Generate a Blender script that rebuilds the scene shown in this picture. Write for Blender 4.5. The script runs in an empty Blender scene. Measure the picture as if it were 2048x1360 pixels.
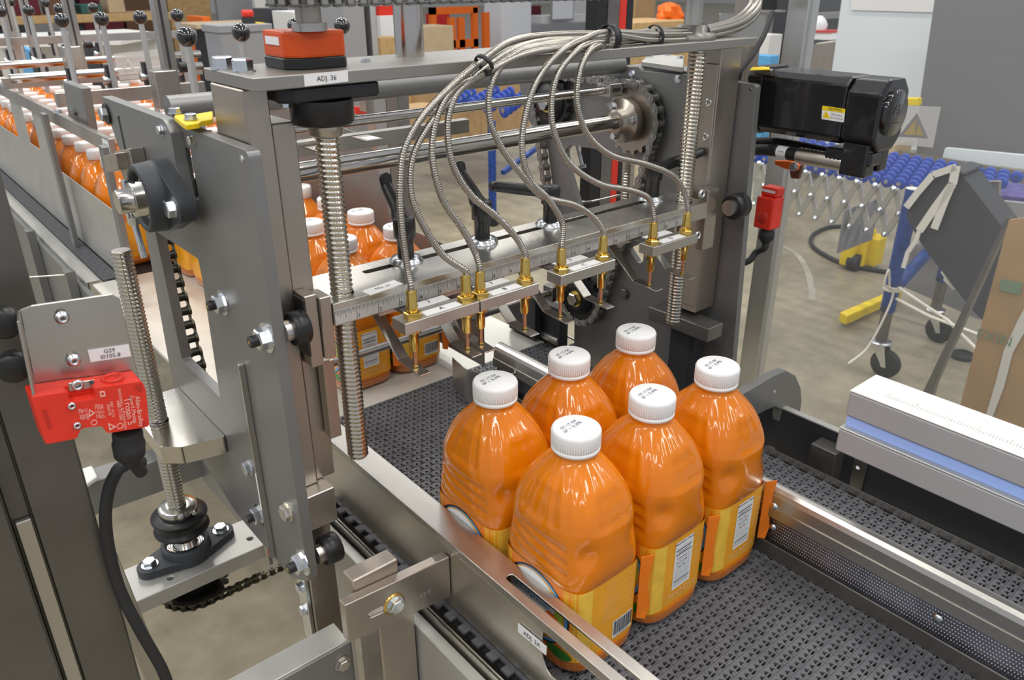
import bpy, bmesh, math, random
from mathutils import Vector, Matrix
from mathutils.geometry import tessellate_polygon
random.seed(7)
PI = math.pi
C = bpy.context.scene.collection
sc = bpy.context.scene

# ------------------------------------------------------------------ camera, world, lights, exposure
F = 1569.6
YAW, PIT, ROL = .699101, .434415, -.00197
FW = Vector((math.sin(YAW)*math.cos(PIT), math.cos(YAW)*math.cos(PIT), -math.sin(PIT)))
_r = Vector((math.cos(YAW), -math.sin(YAW), 0)); _u = _r.cross(FW)
RI = _r*math.cos(ROL)+_u*math.sin(ROL); UP = -_r*math.sin(ROL)+_u*math.cos(ROL)
CAM = Vector((0, 0, 1.6))
cd = bpy.data.cameras.new('camera'); co = bpy.data.objects.new('camera', cd); C.objects.link(co)
cd.sensor_width = 36; cd.lens = 36*F/2048; cd.clip_start = .01; cd.clip_end = 200
co.matrix_world = Matrix(((RI.x, UP.x, -FW.x, 0), (RI.y, UP.y, -FW.y, 0), (RI.z, UP.z, -FW.z, 1.6), (0, 0, 0, 1)))
cd.dof.use_dof = True; cd.dof.focus_distance = .95; cd.dof.aperture_fstop = 14
sc.camera = co
w = bpy.data.worlds.new('world'); sc.world = w; w.use_nodes = True
w.node_tree.nodes['Background'].inputs[0].default_value = (.86, .9, 1, 1)
w.node_tree.nodes['Background'].inputs[1].default_value = .46
def area(x, y, z, sx, sy, power, col=(1, .97, .9), rot=(0, 0, 0)):
    d = bpy.data.lights.new('ceiling_lamp', 'AREA'); d.shape = 'RECTANGLE'; d.size = sx; d.size_y = sy; d.energy = power; d.color = col
    o = bpy.data.objects.new('ceiling_lamp', d); o.location = (x, y, z); o.rotation_euler = rot; C.objects.link(o)
for i in range(-1, 4):
    for j in range(-1, 4):
        area(-1.2+i*2.6, -.6+j*2.9, 4.6, .26, 1.7, 36)
sc.view_settings.view_transform = 'Standard'; sc.view_settings.look = 'None'
sc.view_settings.gamma = 1; sc.view_settings.exposure = .15; sc.view_settings.use_curve_mapping = False

# ------------------------------------------------------------------ helpers
def A(u, v, **k):
    """world point seen at photo pixel (u, v) on the plane x=, y= or z="""
    (a, c), = k.items(); i = 'xyz'.index(a)
    d = FW+RI*((u-1024)/F)-UP*((v-680)/F)
    return CAM+d*((c-CAM[i])/d[i])
def AA(pts, **k): return [A(u, v, **k) for u, v in pts]
MATS = {}
def mat(name, col, rough=.5, metal=0., coat=0., noise=0., nscale=30., bump=0., bscale=200., sub=0., trans=0., alpha=1., emit=0., stretch=None, spec=.5, ior=1.45):
    m = bpy.data.materials.new(name); m.use_nodes = True; nt = m.node_tree; N = nt.nodes; L = nt.links
    b = N['Principled BSDF']; b.inputs['Base Color'].default_value = (*col, 1); b.inputs['Roughness'].default_value = rough
    b.inputs['Metallic'].default_value = metal; b.inputs['Coat Weight'].default_value = coat; b.inputs['Coat Roughness'].default_value = .06
    b.inputs['Specular IOR Level'].default_value = spec; b.inputs['IOR'].default_value = ior
    b.inputs['Subsurface Weight'].default_value = sub; b.inputs['Subsurface Radius'].default_value = (1, .35, .08); b.inputs['Subsurface Scale'].default_value = .02
    b.inputs['Transmission Weight'].default_value = trans; b.inputs['Alpha'].default_value = alpha
    if emit: b.inputs['Emission Color'].default_value = (*col, 1); b.inputs['Emission Strength'].default_value = emit
    if noise or bump:
        g = N.new('ShaderNodeNewGeometry'); mp = N.new('ShaderNodeMapping'); L.new(g.outputs['Position'], mp.inputs['Vector'])
        if stretch: mp.inputs['Scale'].default_value = stretch
    if noise:
        t = N.new('ShaderNodeTexNoise'); t.inputs['Scale'].default_value = nscale; t.inputs['Detail'].default_value = 5; L.new(mp.outputs[0], t.inputs['Vector'])
        r = N.new('ShaderNodeValToRGB'); r.color_ramp.elements[0].position = .3; r.color_ramp.elements[1].position = .7
        r.color_ramp.elements[0].color = (*[c*(1-noise) for c in col], 1); r.color_ramp.elements[1].color = (*[min(1, c*(1+noise)) for c in col], 1)
        L.new(t.outputs['Fac'], r.inputs[0]); L.new(r.outputs[0], b.inputs['Base Color'])
        mr = N.new('ShaderNodeMapRange'); mr.inputs['To Min'].default_value = max(.02, rough-.12*noise*3); mr.inputs['To Max'].default_value = min(1, rough+.12*noise*3)
        L.new(t.outputs['Fac'], mr.inputs['Value']); L.new(mr.outputs[0], b.inputs['Roughness'])
    if bump:
        t2 = N.new('ShaderNodeTexNoise'); t2.inputs['Scale'].default_value = bscale; L.new(mp.outputs[0], t2.inputs['Vector'])
        bp = N.new('ShaderNodeBump'); bp.inputs['Strength'].default_value = bump; bp.inputs['Distance'].default_value = .001; L.new(t2.outputs['Fac'], bp.inputs['Height']); L.new(bp.outputs[0], b.inputs['Normal'])
    MATS[name] = m; return m
mat('plate', (.235, .235, .232), .42, .55, noise=.06, nscale=9, bump=.15, bscale=900)
mat('plate_light', (.46, .455, .43), .4, .5, noise=.07, nscale=14, bump=.1, bscale=700)
mat('steel', (.52, .5, .465), .3, .95, noise=.12, nscale=8, stretch=(1, 1, .12), bump=.1, bscale=400)
mat('steel_y', (.55, .53, .49), .28, .95, noise=.1, nscale=20, stretch=(1, .08, 1), bump=.06, bscale=300)
mat('steel_warm', (.43, .385, .335), .34, .9, noise=.16, nscale=10, stretch=(1, 1, .15), bump=.1, bscale=400)
mat('steel_dark', (.2, .19, .18), .38, .8, noise=.15, nscale=20)
mat('chrome', (.56, .54, .5), .17, 1, noise=.05, nscale=20)
mat('screw_steel', (.6, .56, .48), .2, 1)
mat('conduit', (.42, .395, .355), .24, 1)
mat('beam_grey', (.3, .29, .265), .36, .6, noise=.07, nscale=14, bump=.1, bscale=700)
mat('zinc', (.72, .75, .78), .22, 1, noise=.08, nscale=60)
mat('zinc_warm', (.7, .66, .58), .3, 1, noise=.12, nscale=60)
mat('alu', (.62, .62, .6), .38, .85, noise=.05, nscale=12, stretch=(1, 1, .1))
mat('brass', (.72, .5, .14), .22, 1, noise=.08, nscale=80)
mat('copper', (.6, .32, .2), .3, 1)
mat('black_plastic', (.016, .016, .017), .35, 0, bump=.1, bscale=900)
mat('black_gloss', (.008, .008, .009), .08, 0, coat=1)
mat('black_paint', (.009, .009, .011), .2, 0, coat=.5, bump=.12, bscale=500)
mat('rubber', (.02, .02, .021), .6)
mat('cast_iron', (.055, .06, .068), .5, .25, bump=.5, bscale=600)
mat('chain_mid', (.3, .3, .285), .36, .85, noise=.15, nscale=90)
mat('chain_steel', (.2, .195, .18), .38, .85, noise=.2, nscale=90)
mat('chain_pin', (.42, .4, .36), .3, .9)
mat('chain_dark', (.045, .042, .035), .35, .7)
mat('chain_link_dark', (.11, .1, .075), .38, .8)
mat('orange_housing', (.62, .075, .006), .35)
mat('red_box', (.72, .035, .018), .38, noise=.04)
mat('red_dark', (.5, .025, .015), .4)
mat('white_print', (.85, .82, .78), .6)
mat('pink_print', (.85, .5, .42), .6)
mat('white_label', (.78, .78, .78), .45)
mat('white_cap', (.84, .84, .83), .38, 0, bump=.1, bscale=500)
mat('ink', (.03, .03, .035), .6)
mat('blue_ink', (.12, .12, .2), .6)
mat('ruler_face', (.52, .51, .49), .42, .3)
mat('belt', (.11, .112, .124), .42, 0, noise=.1, nscale=60, spec=.6)
mat('belt_under', (.012, .012, .013), .6)
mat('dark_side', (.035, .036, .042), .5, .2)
mat('dead_plate', (.68, .67, .61), .32, .25, noise=.08, nscale=14)
mat('juice', (.69, .19, .002), .16, 0, coat=.7, sub=.18, noise=.08, nscale=14, spec=.35)
mat('juice_clear', (.5, .14, .01), .12, 0, coat=1)
mat('label_orange', (.84, .37, .018), .38, 0, coat=.25, noise=.07, nscale=40)
mat('label_yellow', (.85, .52, .06), .38, 0, coat=.25, noise=.1, nscale=60)
mat('label_deep', (.82, .2, .01), .35, 0, coat=.3)
mat('label_white', (.82, .84, .86), .4, coat=.2)
mat('label_dark', (.01, .014, .03), .35, coat=.2)
mat('label_green', (.03, .2, .015), .35, coat=.3)
mat('label_lime', (.45, .6, .06), .4)
mat('label_blue', (.12, .4, .72), .4)
mat('label_cream', (.86, .62, .3), .5)
mat('panel_grey', (.7, .7, .66), .5)
mat('yellow', (.85, .62, .01), .4)
mat('blue_paint', (.02, .06, .26), .4, .1, noise=.35, nscale=40)
mat('blue_plastic', (.03, .08, .42), .3)
mat('white_plastic', (.74, .73, .7), .5)
mat('grey_paint', (.3, .3, .31), .5)
mat('wood', (.55, .36, .16), .6, noise=.15, nscale=14)
mat('cardboard', (.42, .27, .13), .75, noise=.08, nscale=8)
mat('cardboard_light', (.55, .42, .27), .75, noise=.06, nscale=8)
mat('rope', (.75, .72, .63), .8)
mat('bin_dark', (.045, .047, .055), .6, bump=.2, bscale=300)
mat('tape', (.72, .7, .64), .35)
mat('orange_bright', (.85, .16, .01), .5)
mat('red_bright', (.6, .02, .02), .45)
mat('brown', (.14, .07, .035), .6)
mat('maroon', (.12, .01, .02), .6)
mat('teal', (.03, .12, .1), .6)
mat('painted_blue_reflection', (.35, .5, .95), .3)  # blue reflection put in as flat base colour, emits nothing

def clear_mat(name, col, alpha, rough=.05):
    m = bpy.data.materials.new(name); m.use_nodes = True; nt = m.node_tree; N = nt.nodes; L = nt.links
    N.remove(N['Principled BSDF']); out = N['Material Output']
    t = N.new('ShaderNodeBsdfTransparent'); t.inputs[0].default_value = (*[min(1, .9+.1*c) for c in col], 1)
    d = N.new('ShaderNodeBsdfPrincipled'); d.inputs['Base Color'].default_value = (*col, 1); d.inputs['Roughness'].default_value = rough
    fr = N.new('ShaderNodeFresnel'); fr.inputs[0].default_value = 1.3
    ad = N.new('ShaderNodeMath'); ad.operation = 'ADD'; ad.use_clamp = True; ad.inputs[1].default_value = alpha
    mx = N.new('ShaderNodeMixShader'); L.new(fr.outputs[0], ad.inputs[0]); L.new(ad.outputs[0], mx.inputs[0]); L.new(t.outputs[0], mx.inputs[1]); L.new(d.outputs[0], mx.inputs[2]); L.new(mx.outputs[0], out.inputs['Surface'])
    MATS[name] = m
clear_mat('clear_guard', (.7, .72, .72), .07)
clear_mat('clear_sign', (.8, .8, .78), .55, .4)
clear_mat('clear_sign_y', (.75, .62, .3), .5, .4)
clear_mat('clear_bracket', (.8, .85, .85), .12)

def perp(d):
    d = Vector(d).normalized(); a = Vector((0, 0, 1)) if abs(d.z) < .9 else Vector((1, 0, 0))
    x = d.cross(a).normalized(); return d, x, d.cross(x)
class MB:
    def __init__(s): s.v = []; s.f = []; s.sm = []; s.mi = []; s.cm = 0
    def add(s, vs, fs, smooth=False):
        o = len(s.v); s.v += [Vector(p) for p in vs]
        for f in fs: s.f.append([o+i for i in f]); s.sm.append(smooth); s.mi.append(s.cm)
        return s
    def box(s, x0, x1, y0, y1, z0, z1):
        x0, x1 = sorted((x0, x1)); y0, y1 = sorted((y0, y1)); z0, z1 = sorted((z0, z1))
        return s.add([(x, y, z) for x in (x0, x1) for y in (y0, y1) for z in (z0, z1)], [(0, 1, 3, 2), (4, 6, 7, 5), (0, 4, 5, 1), (2, 3, 7, 6), (0, 2, 6, 4), (1, 5, 7, 3)])
    def obox(s, c, ax, ay, az):
        """oriented box: centre and three half-axis vectors"""
        c, ax, ay, az = map(Vector, (c, ax, ay, az))
        if ax.cross(ay).dot(az) < 0: ax = -ax
        return s.add([c+ax*i+ay*j+az*k for i in (-1, 1) for j in (-1, 1) for k in (-1, 1)], [(0, 1, 3, 2), (4, 6, 7, 5), (0, 4, 5, 1), (2, 3, 7, 6), (0, 2, 6, 4), (1, 5, 7, 3)])
    def bar(s, a, b, w, h, up=(0, 0, 1)):
        a, b = Vector(a), Vector(b); d = (b-a); u = Vector(up); x = d.cross(u).normalized(); u = x.cross(d).normalized()
        return s.obox((a+b)/2, d/2, x*w/2, u*h/2)
    def prism(s, pts, off, holes=()):
        loops = [[Vector(p) for p in pts]]+[[Vector(p) for p in h] for h in holes]; off = Vector(off)
        flat = [p for l in loops for p in l]; n = len(flat)
        tris = tessellate_polygon(loops)
        o = len(s.v); s.v += flat+[p+off for p in flat]
        nn = Vector((0, 0, 0))
        for a, b, c in tris: nn += (flat[b]-flat[a]).cross(flat[c]-flat[a])
        fl = nn.dot(off) > 0
        for t in tris:
            a, b, c = t
            nt = (flat[b]-flat[a]).cross(flat[c]-flat[a])
            if (nt.dot(off) > 0): a, b, c = c, b, a
            s.f.append([o+a, o+b, o+c]); s.f.append([o+n+c, o+n+b, o+n+a]); s.sm += [False]*2; s.mi += [s.cm]*2
        k = 0
        for li, l in enumerate(loops):
            m = len(l); area_n = Vector((0, 0, 0))
            for i in range(m): area_n += l[i].cross(l[(i+1) % m])
            ccw = (area_n.dot(off) > 0) ^ (li > 0)
            for i in range(m):
                a, b = o+k+i, o+k+(i+1) % m
                s.f.append([a, b, b+n, a+n] if ccw else [b, a, a+n, b+n]); s.sm.append(False); s.mi.append(s.cm)
            k += m
        return s
    def cyl(s, a, b, r, r2=None, n=20, caps=True, smooth=True):
        a, b = Vector(a), Vector(b); r2 = r if r2 is None else r2; d, x, y = perp(b-a)
        vs = []
        for p, q in ((a, r), (b, r2)):
            vs += [p+(x*math.cos(2*PI*i/n)+y*math.sin(2*PI*i/n))*q for i in range(n)]
        s.add(vs, [(i, (i+1) % n, n+(i+1) % n, n+i) for i in range(n)], smooth)
        if caps: s.add(vs, [list(range(n))[::-1], list(range(n, 2*n))])
        return s
    def lathe(s, prof, c=(0, 0, 0), axis=(0, 0, 1), n=28, smooth=True, ends=True):
        """prof: list of (r, h) along axis from c"""
        c = Vector(c); d, x, y = perp(axis); vs = []
        for r, h in prof: vs += [c+d*h+(x*math.cos(2*PI*i/n)+y*math.sin(2*PI*i/n))*max(r, 1e-5) for i in range(n)]
        fs = [(k*n+i, k*n+(i+1) % n, (k+1)*n+(i+1) % n, (k+1)*n+i) for k in range(len(prof)-1) for i in range(n)]
        s.add(vs, fs, smooth)
        if ends:
            if prof[0][0] > 1e-4: s.add(vs[:n], [list(range(n))[::-1]])
            if prof[-1][0] > 1e-4: s.add(vs[-n:], [list(range(n))])
        return s
    def sph(s, c, r, n=20, m=12, sz=1):
        return s.lathe([(r*math.sin(PI*i/m), -r*sz*math.cos(PI*i/m)) for i in range(m+1)], c, n=n, ends=False)
    def tube(s, path, r, n=10, rf=None, caps=True, step=None):
        """swept tube; rf(arc length) scales the radius"""
        P = [Vector(p) for p in path]; t0 = (P[1]-P[0]).normalized(); _, x, y = perp(t0); vs = []; L = 0
        for i, p in enumerate(P):
            t = (P[min(i+1, len(P)-1)]-P[max(i-1, 0)])
            if t.length < 1e-9: t = t0
            t = t.normalized(); x = (x-t*x.dot(t)).normalized(); y = t.cross(x); t0 = t
            if i: L += (p-P[i-1]).length
            q = r*(rf(L, i) if rf else 1)
            vs += [p+(x*math.cos(2*PI*j/n)+y*math.sin(2*PI*j/n))*q for j in range(n)]
        s.add(vs, [(k*n+i, k*n+(i+1) % n, (k+1)*n+(i+1) % n, (k+1)*n+i) for k in range(len(P)-1) for i in range(n)], True)
        if caps: s.add(vs[:n], [list(range(n))[::-1]]); s.add(vs[-n:], [list(range(n))])
        return s
    def hexa(s, c, axis, r, h, n=6, ch=True):
        d, x, y = perp(axis); c = Vector(c)
        prof = [(r, 0), (r, h*.85), (r*.86, h)] if ch else [(r, 0), (r, h)]
        return s.lathe(prof, c, axis, n=n, smooth=False)
    def bolt(s, c, axis, r, h=None, washer=True):
        """hex head with washer standing on a face at c"""
        c = Vector(c); a = Vector(axis).normalized(); h = h or r*.75; t = 0
        if washer: t = r*.16; s.cyl(c, c+a*t, r*1.22, n=24)
        return s.hexa(c+a*t, a, r, h)
    def build(s, name, m, parent=None, bevel=0, seg=1, kind=None, label=None, extra=()):
        me = bpy.data.meshes.new(name); off = WL(parent) if parent else Vector((0, 0, 0))
        me.from_pydata([p-off for p in s.v], [], s.f)
        me.polygons.foreach_set('use_smooth', s.sm)
        me.materials.append(MATS[m] if isinstance(m, str) else m)
        for e in extra: me.materials.append(MATS[e])
        if extra: me.polygons.foreach_set('material_index', s.mi)
        me.update()
        if bevel:
            bm = bmesh.new(); bm.from_mesh(me)
            bmesh.ops.remove_doubles(bm, verts=bm.verts, dist=1e-6)
            bmesh.ops.recalc_face_normals(bm, faces=bm.faces)
            es = [e for e in bm.edges if len(e.link_faces) == 2 and e.calc_face_angle(0) > .6]
            bmesh.ops.bevel(bm, geom=es, offset=bevel, segments=seg, affect='EDGES', profile=.6, clamp_overlap=True)
            bm.to_mesh(me); bm.free()
        o = bpy.data.objects.new(name, me); C.objects.link(o)
        if parent: o.parent = parent
        if kind: o['kind'] = kind
        if label: o['label'] = label
        return o
def WL(o):
    p = Vector((0, 0, 0))
    while o is not None: p += o.location; o = o.parent
    return p
def thing(name, label, cat, loc=(0, 0, 0), group=None):
    o = bpy.data.objects.new(name, None); C.objects.link(o); o.location = loc; o.empty_display_size = .02
    o['label'] = label; o['category'] = cat
    if group: o['group'] = group
    return o
def solo(mb, name, m, label, cat, group=None, bevel=0, kind=None, seg=1, extra=()):
    """a thing that is one mesh, its origin at the middle of its base"""
    lo = Vector([min(p[i] for p in mb.v) for i in range(3)]); hi = Vector([max(p[i] for p in mb.v) for i in range(3)])
    c = Vector(((lo.x+hi.x)/2, (lo.y+hi.y)/2, lo.z)); mb.v = [p-c for p in mb.v]
    o = mb.build(name, m, bevel=bevel, seg=seg, extra=extra); o.location = c
    o['label'] = label; o['category'] = cat
    if group: o['group'] = group
    if kind: o['kind'] = kind
    return o
def dup(o, loc=None, parent=None, label=None):
    c = o.copy(); C.objects.link(c)
    if parent is not None: c.parent = parent
    for ch in o.children: dup(ch, None, c)
    if loc is not None: c.location = loc
    if label: c['label'] = label
    return c
def roundpoly(pts, r, n=5, only=None):
    """round the corners of a planar 3-D polygon"""
    P = [Vector(p) for p in pts]; out = []
    for i, p in enumerate(P):
        rr = r if only is None else only.get(i, 0)
        if rr <= 0: out.append(p); continue
        a, b = P[i-1], P[(i+1) % len(P)]; da, db = (a-p), (b-p); q = min(rr, da.length*.45, db.length*.45)
        s, e = p+da.normalized()*q, p+db.normalized()*q
        for k in range(n+1):
            t = k/n; out.append(s*(1-t)**2+p*2*t*(1-t)+e*t*t)
    return out
def circ(c, ax, r, n=16, ry=None):
    d, x, y = perp(ax); c = Vector(c); ry = ry or r
    return [c+x*math.cos(2*PI*i/n)*r+y*math.sin(2*PI*i/n)*ry for i in range(n)]
_tx = {}
def text_mb(body, size, thick=0.0004, res=2):
    """flat text triangles in the xy plane, centred, height = size: returns verts, faces"""
    key = (body, size)
    if key in _tx: return _tx[key]
    cu = bpy.data.curves.new('t', 'FONT'); cu.body = body; cu.size = 1; cu.align_x = 'CENTER'; cu.align_y = 'CENTER'; cu.resolution_u = res
    o = bpy.data.objects.new('t', cu); C.objects.link(o); dg = bpy.context.evaluated_depsgraph_get()
    me = bpy.data.meshes.new_from_object(o.evaluated_get(dg)); vs = [v.co*size for v in me.vertices]; fs = [list(p.vertices) for p in me.polygons]
    bpy.data.objects.remove(o); bpy.data.curves.remove(cu); bpy.data.meshes.remove(me)
    _tx[key] = (vs, fs); return vs, fs
def text_on(mb, body, size, c, ex, ey, off=0.0003):
    """put text on a plane: centre c, reading direction ex, up direction ey"""
    vs, fs = text_mb(body, size); c = Vector(c); ex = Vector(ex).normalized(); ey = Vector(ey); ey = (ey-ex*ey.dot(ex)).normalized(); n = ex.cross(ey)*off
    mb.add([c+n+ex*v.x+ey*v.y for v in vs], fs); return mb
def crom(pts, n=12):
    """Catmull-Rom path"""
    P = [Vector(p) for p in pts]; P = [P[0]*2-P[1]]+P+[P[-1]*2-P[-2]]; out = []
    for i in range(1, len(P)-2):
        a, b, c, d = P[i-1:i+3]
        for k in range(n):
            t = k/n; out.append(.5*((2*b)+(c-a)*t+(2*a-5*b+4*c-d)*t*t+(3*b-a-3*c+d)*t**3))
    out.append(P[-2]); return out
def resample(path, step):
    P = [Vector(p) for p in path]; out = [P[0]]; need = step; i = 1; prev = P[0]
    while i < len(P):
        d = (P[i]-prev).length
        if d >= need: prev = prev+(P[i]-prev)*(need/d); out.append(prev.copy()); need = step
        else: need -= d; prev = P[i]; i += 1
    return out
def thread_rod(mb, c, z0, z1, r, pitch, n=20, rings=4, depth=.13):
    N = int((z1-z0)/pitch*rings); vs = []
    for k in range(N+1):
        z = z0+(z1-z0)*k/N
        for i in range(n):
            ph = (k/rings+i/n) % 1; q = r*(1-depth*(0 if .2 < ph < .62 else 1)) if k not in (0, N) else r*(1-depth)
            vs.append((c[0]+math.cos(2*PI*i/n)*q, c[1]+math.sin(2*PI*i/n)*q, z))
    mb.add(vs, [(k*n+i, k*n+(i+1) % n, (k+1)*n+(i+1) % n, (k+1)*n+i) for k in range(N) for i in range(n)], True)
    mb.add(vs[:n], [list(range(n))[::-1]]); mb.add(vs[-n:], [list(range(n))]); return mb
def rod_any(mb, a, b, r, pitch, n=12, depth=.12):
    a, b = Vector(a), Vector(b); N = max(2, int((b-a).length/pitch*2))
    mb.tube([a+(b-a)*i/N for i in range(N+1)], r, n, rf=lambda L, i: 1-(depth if i % 2 else 0)); return mb
def structure(o): o['kind'] = 'structure'; return o
# ------------------------------------------------------------------ floor
fl = MB().box(-4, 60, -3, 60, -.05, 0)
fm = mat('concrete', (.3, .265, .19), .34, 0, noise=.2, nscale=1.3, bump=.06, bscale=60, spec=.35)
nt = fm.node_tree; bs_ = nt.nodes['Principled BSDF']; lk = bs_.inputs['Base Color'].links[0].from_socket
n2 = nt.nodes.new('ShaderNodeTexNoise'); n2.inputs['Scale'].default_value = 7; n2.inputs['Detail'].default_value = 9; n2.inputs['Roughness'].default_value = .65
mr_ = nt.nodes.new('ShaderNodeMapRange'); mr_.inputs['From Min'].default_value = .35; mr_.inputs['From Max'].default_value = .65; mr_.inputs['To Min'].default_value = .78; mr_.inputs['To Max'].default_value = 1.12
gg = nt.nodes.new('ShaderNodeNewGeometry'); nt.links.new(gg.outputs['Position'], n2.inputs['Vector']); nt.links.new(n2.outputs['Fac'], mr_.inputs['Value'])
vm = nt.nodes.new('ShaderNodeVectorMath'); vm.operation = 'SCALE'; nt.links.new(lk, vm.inputs[0]); nt.links.new(mr_.outputs[0], vm.inputs['Scale']); nt.links.new(vm.outputs[0], bs_.inputs['Base Color'])
structure(fl.build('floor', 'concrete'))

# ------------------------------------------------------------------ product belt
BZ = .94
belt = thing('product_belt', 'dark grey plastic mesh conveyor belt with open grid links under the six juice bottles', 'conveyor belt', (.66, .5, BZ-.016))
P = .0127; X0, X1 = .378, .945; p = .0177; NC = 32
def belt_row_mb():
    b = MB(); t = .0035; e = P/2-.0002; holes = []
    for i in range(NC):
        x = X0+i*p
        if i > 1:
            holes.append([(x+.0012, -.0018, 0), (x+.0080, -.0018, 0), (x+.0046, .0030, 0)])
            holes.append([(x+.0094, -.0048, 0), (x+.0166, -.0048, 0), (x+.0166, -.0020, 0), (x+.0094, -.0020, 0)])
        if 1 < i: holes.append([(x+.0100, -.0006, 0), (x+.0166, -.0006, 0), (x+.0133, .0042, 0)])
        b.cyl((x+.0008, -P*.36, -.0010), (x+.0084, -P*.36, -.0010), .0019, n=8)
        b.cyl((x+.0096, P*.40, -.0013), (x+.0170, P*.40, -.0013), .0019, n=8)
    b.prism([(X0, -e, 0), (X0+NC*p, -e, 0), (X0+NC*p, e, 0), (X0, e, 0)], (0, 0, -t), holes)
    return b
r0 = None; ny = 82
for k in range(ny):
    y = .006+k*P
    if r0 is None:
        b = belt_row_mb(); r0 = b.build('belt_row', 'belt', belt); r0.data.transform(Matrix.Translation(WL(belt))); 
        r0.location = Vector((0, y, BZ))-WL(belt); base_row = r0
    else:
        c = r0.copy(); C.objects.link(c); c.location = Vector((p/2*(k % 2)*(1 if X0 else 0), y, BZ))-WL(belt)
solo(MB().box(X0+.004, X1-.004, -.05, 1.04, BZ-.03, BZ-.0055), 'belt_support', 'belt_under', 'black slide bed under the dark grey mesh belt', 'support', bevel=0)

# dead plate behind the belt
dp = thing('dead_plate', 'pale steel dead plate at the far end of the mesh belt', 'plate', (.66, 1.2, BZ-.01))
MB().box(.36, .96, 1.042, 1.97, BZ-.008, BZ).build('plate', 'dead_plate', dp, .001)

# ------------------------------------------------------------------ left guide rail (folded steel channel)
gr = thing('guide_rail', 'brushed steel channel guide rail with a long slot beside the nearest juice bottles', 'guide rail', (.404, .6, BZ+.006))
z1 = 1.04
g = MB()
top = [Vector((.387, -.02, z1)), Vector((.42, -.02, z1)), Vector((.42, 1.12, z1)), Vector((.387, 1.12, z1))]
sl = A(1018, 1150, z=z1)
slot = roundpoly([(.398, -.01, z1), (.4075, -.01, z1), (.4075, sl.y, z1), (.398, sl.y, z1)], .0045)
g.prism(top, (0, 0, -.002), [slot])
g.box(.418, .42, -.02, 1.12, z1-.018, z1-.002)
# outer wall with window near the front
wall = [Vector((.387, -.02, BZ+.008)), Vector((.387, 1.12, BZ+.008)), Vector((.387, 1.12, z1-.002)), Vector((.387, -.02, z1-.002))]
wy = A(1084, 1258, x=.387).y
win = roundpoly([(.387, -.01, BZ+.03), (.387, -.01, z1-.012), (.387, wy, z1-.012), (.387, wy, BZ+.055), (.387, wy-.008, BZ+.04)], .006)
g.prism(wall, (.002, 0, 0), [win])
g.build('channel', 'steel_y', gr, .0006)
lb = MB(); c0 = AA([(1037, 1246), (1037, 1263), (1093, 1310), (1094, 1293)], x=.386)
lb.prism(c0, (-.0008, 0, 0)); lab = lb.build('label_strip', 'white_label', gr, label='white sticker with black lettering')
t = MB(); cc = sum(c0, Vector())/4-Vector((.0009, 0, 0)); text_on(t, 'ADJ. 3A', .0075, cc, c0[3]-c0[0], c0[0]-c0[1]); t.build('lettering', 'ink', lab)

# left side of the belt: wear strip and side plate
ss = thing('side_rail', 'grey steel side rail along the left edge of the mesh belt', 'frame', (.36, .6, .8))
MB().box(.3635, .3655, -.05, .86, .86, BZ+.0035).box(.368, .370, -.05, .86, .86, BZ+.003).box(.3655, .368, -.05, .86, .86, BZ-.003).build('wear_strip', 'steel_y', ss, .0004)
MB().box(.347, .361, -.05, .84, .80, BZ-.006).build('side_plate', 'plate_light', ss, .001)
solo(MB().box(.3, .3465, -.05, .2, .3, .8), 'frame_leg', 'plate', 'grey steel leg below the left side frame', 'leg', bevel=.001) if 0 else None

# ------------------------------------------------------------------ right guide rail
rr = thing('guide_rail', 'rounded steel guide rail with perforated strip behind the bottles on the right', 'guide rail', (.76, .3, BZ+.004))
def ext(prof, y0, y1):
    """extrude an (x, z) outline along y"""
    return MB().prism([(x, y0, z) for x, z in prof], (0, y1-y0, 0))
yr0, yr1 = -.05, .935
prof = []
for k in range(9):
    a = PI*k/8; prof.append((.7575-.0125*math.cos(a), 1.022+.0135*math.sin(a)*1.2))
prof = [(.745, .999), (.745, 1.014)]+prof[1:-1]+[(.77, 1.014), (.77, .97), (.768, .97), (.768, .999)]
ext(prof, yr0, yr1).build('nose_rail', 'steel_y', rr, 0)
MB().box(.7435, .7452, yr0, yr1, .999, 1.013).build('lip', 'steel_y', rr)
# perforated strip: holes cut as real diamonds pattern (fine) via small raised dots
pm = mat('mesh_strip', (.3, .3, .34), .25, .9, noise=.5, nscale=12, stretch=(1, 1, .05), bump=.3, bscale=500)
ms = MB().box(.752, .7535, yr0, yr1, .95, .999).build('perforated_strip', 'mesh_strip', rr)
d = MB()
NY = 150; dy = .0031
for j in range(NY):
    for k in range(10):
        y = .02+j*dy+(k % 2)*dy/2; z = .955+k*.0044
        d.add([(.7515, y-.0009, z), (.7508, y, z+.0013), (.7515, y+.0009, z), (.7508, y, z-.0013)], [(0, 3, 2, 1)])
o = d.build('weave', 'zinc', ms); o['kind'] = 'stuff'
MB().box(.742, .7445, yr0, yr1, BZ+.002, .963).build('kick_strip', 'steel_dark', rr, .0004)
for v_ in ((1548, 1013), (1545, 1054), (1876, 1237)):
    c = A(*v_, x=.745 if v_[1] == 1013 else .751); b = MB().lathe([(.0055, 0), (.005, .0012), (.0035, .0026), (0.0001, .003)], c, (-1, 0, 0), n=16); b.build('rivet', 'zinc', rr)
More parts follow.
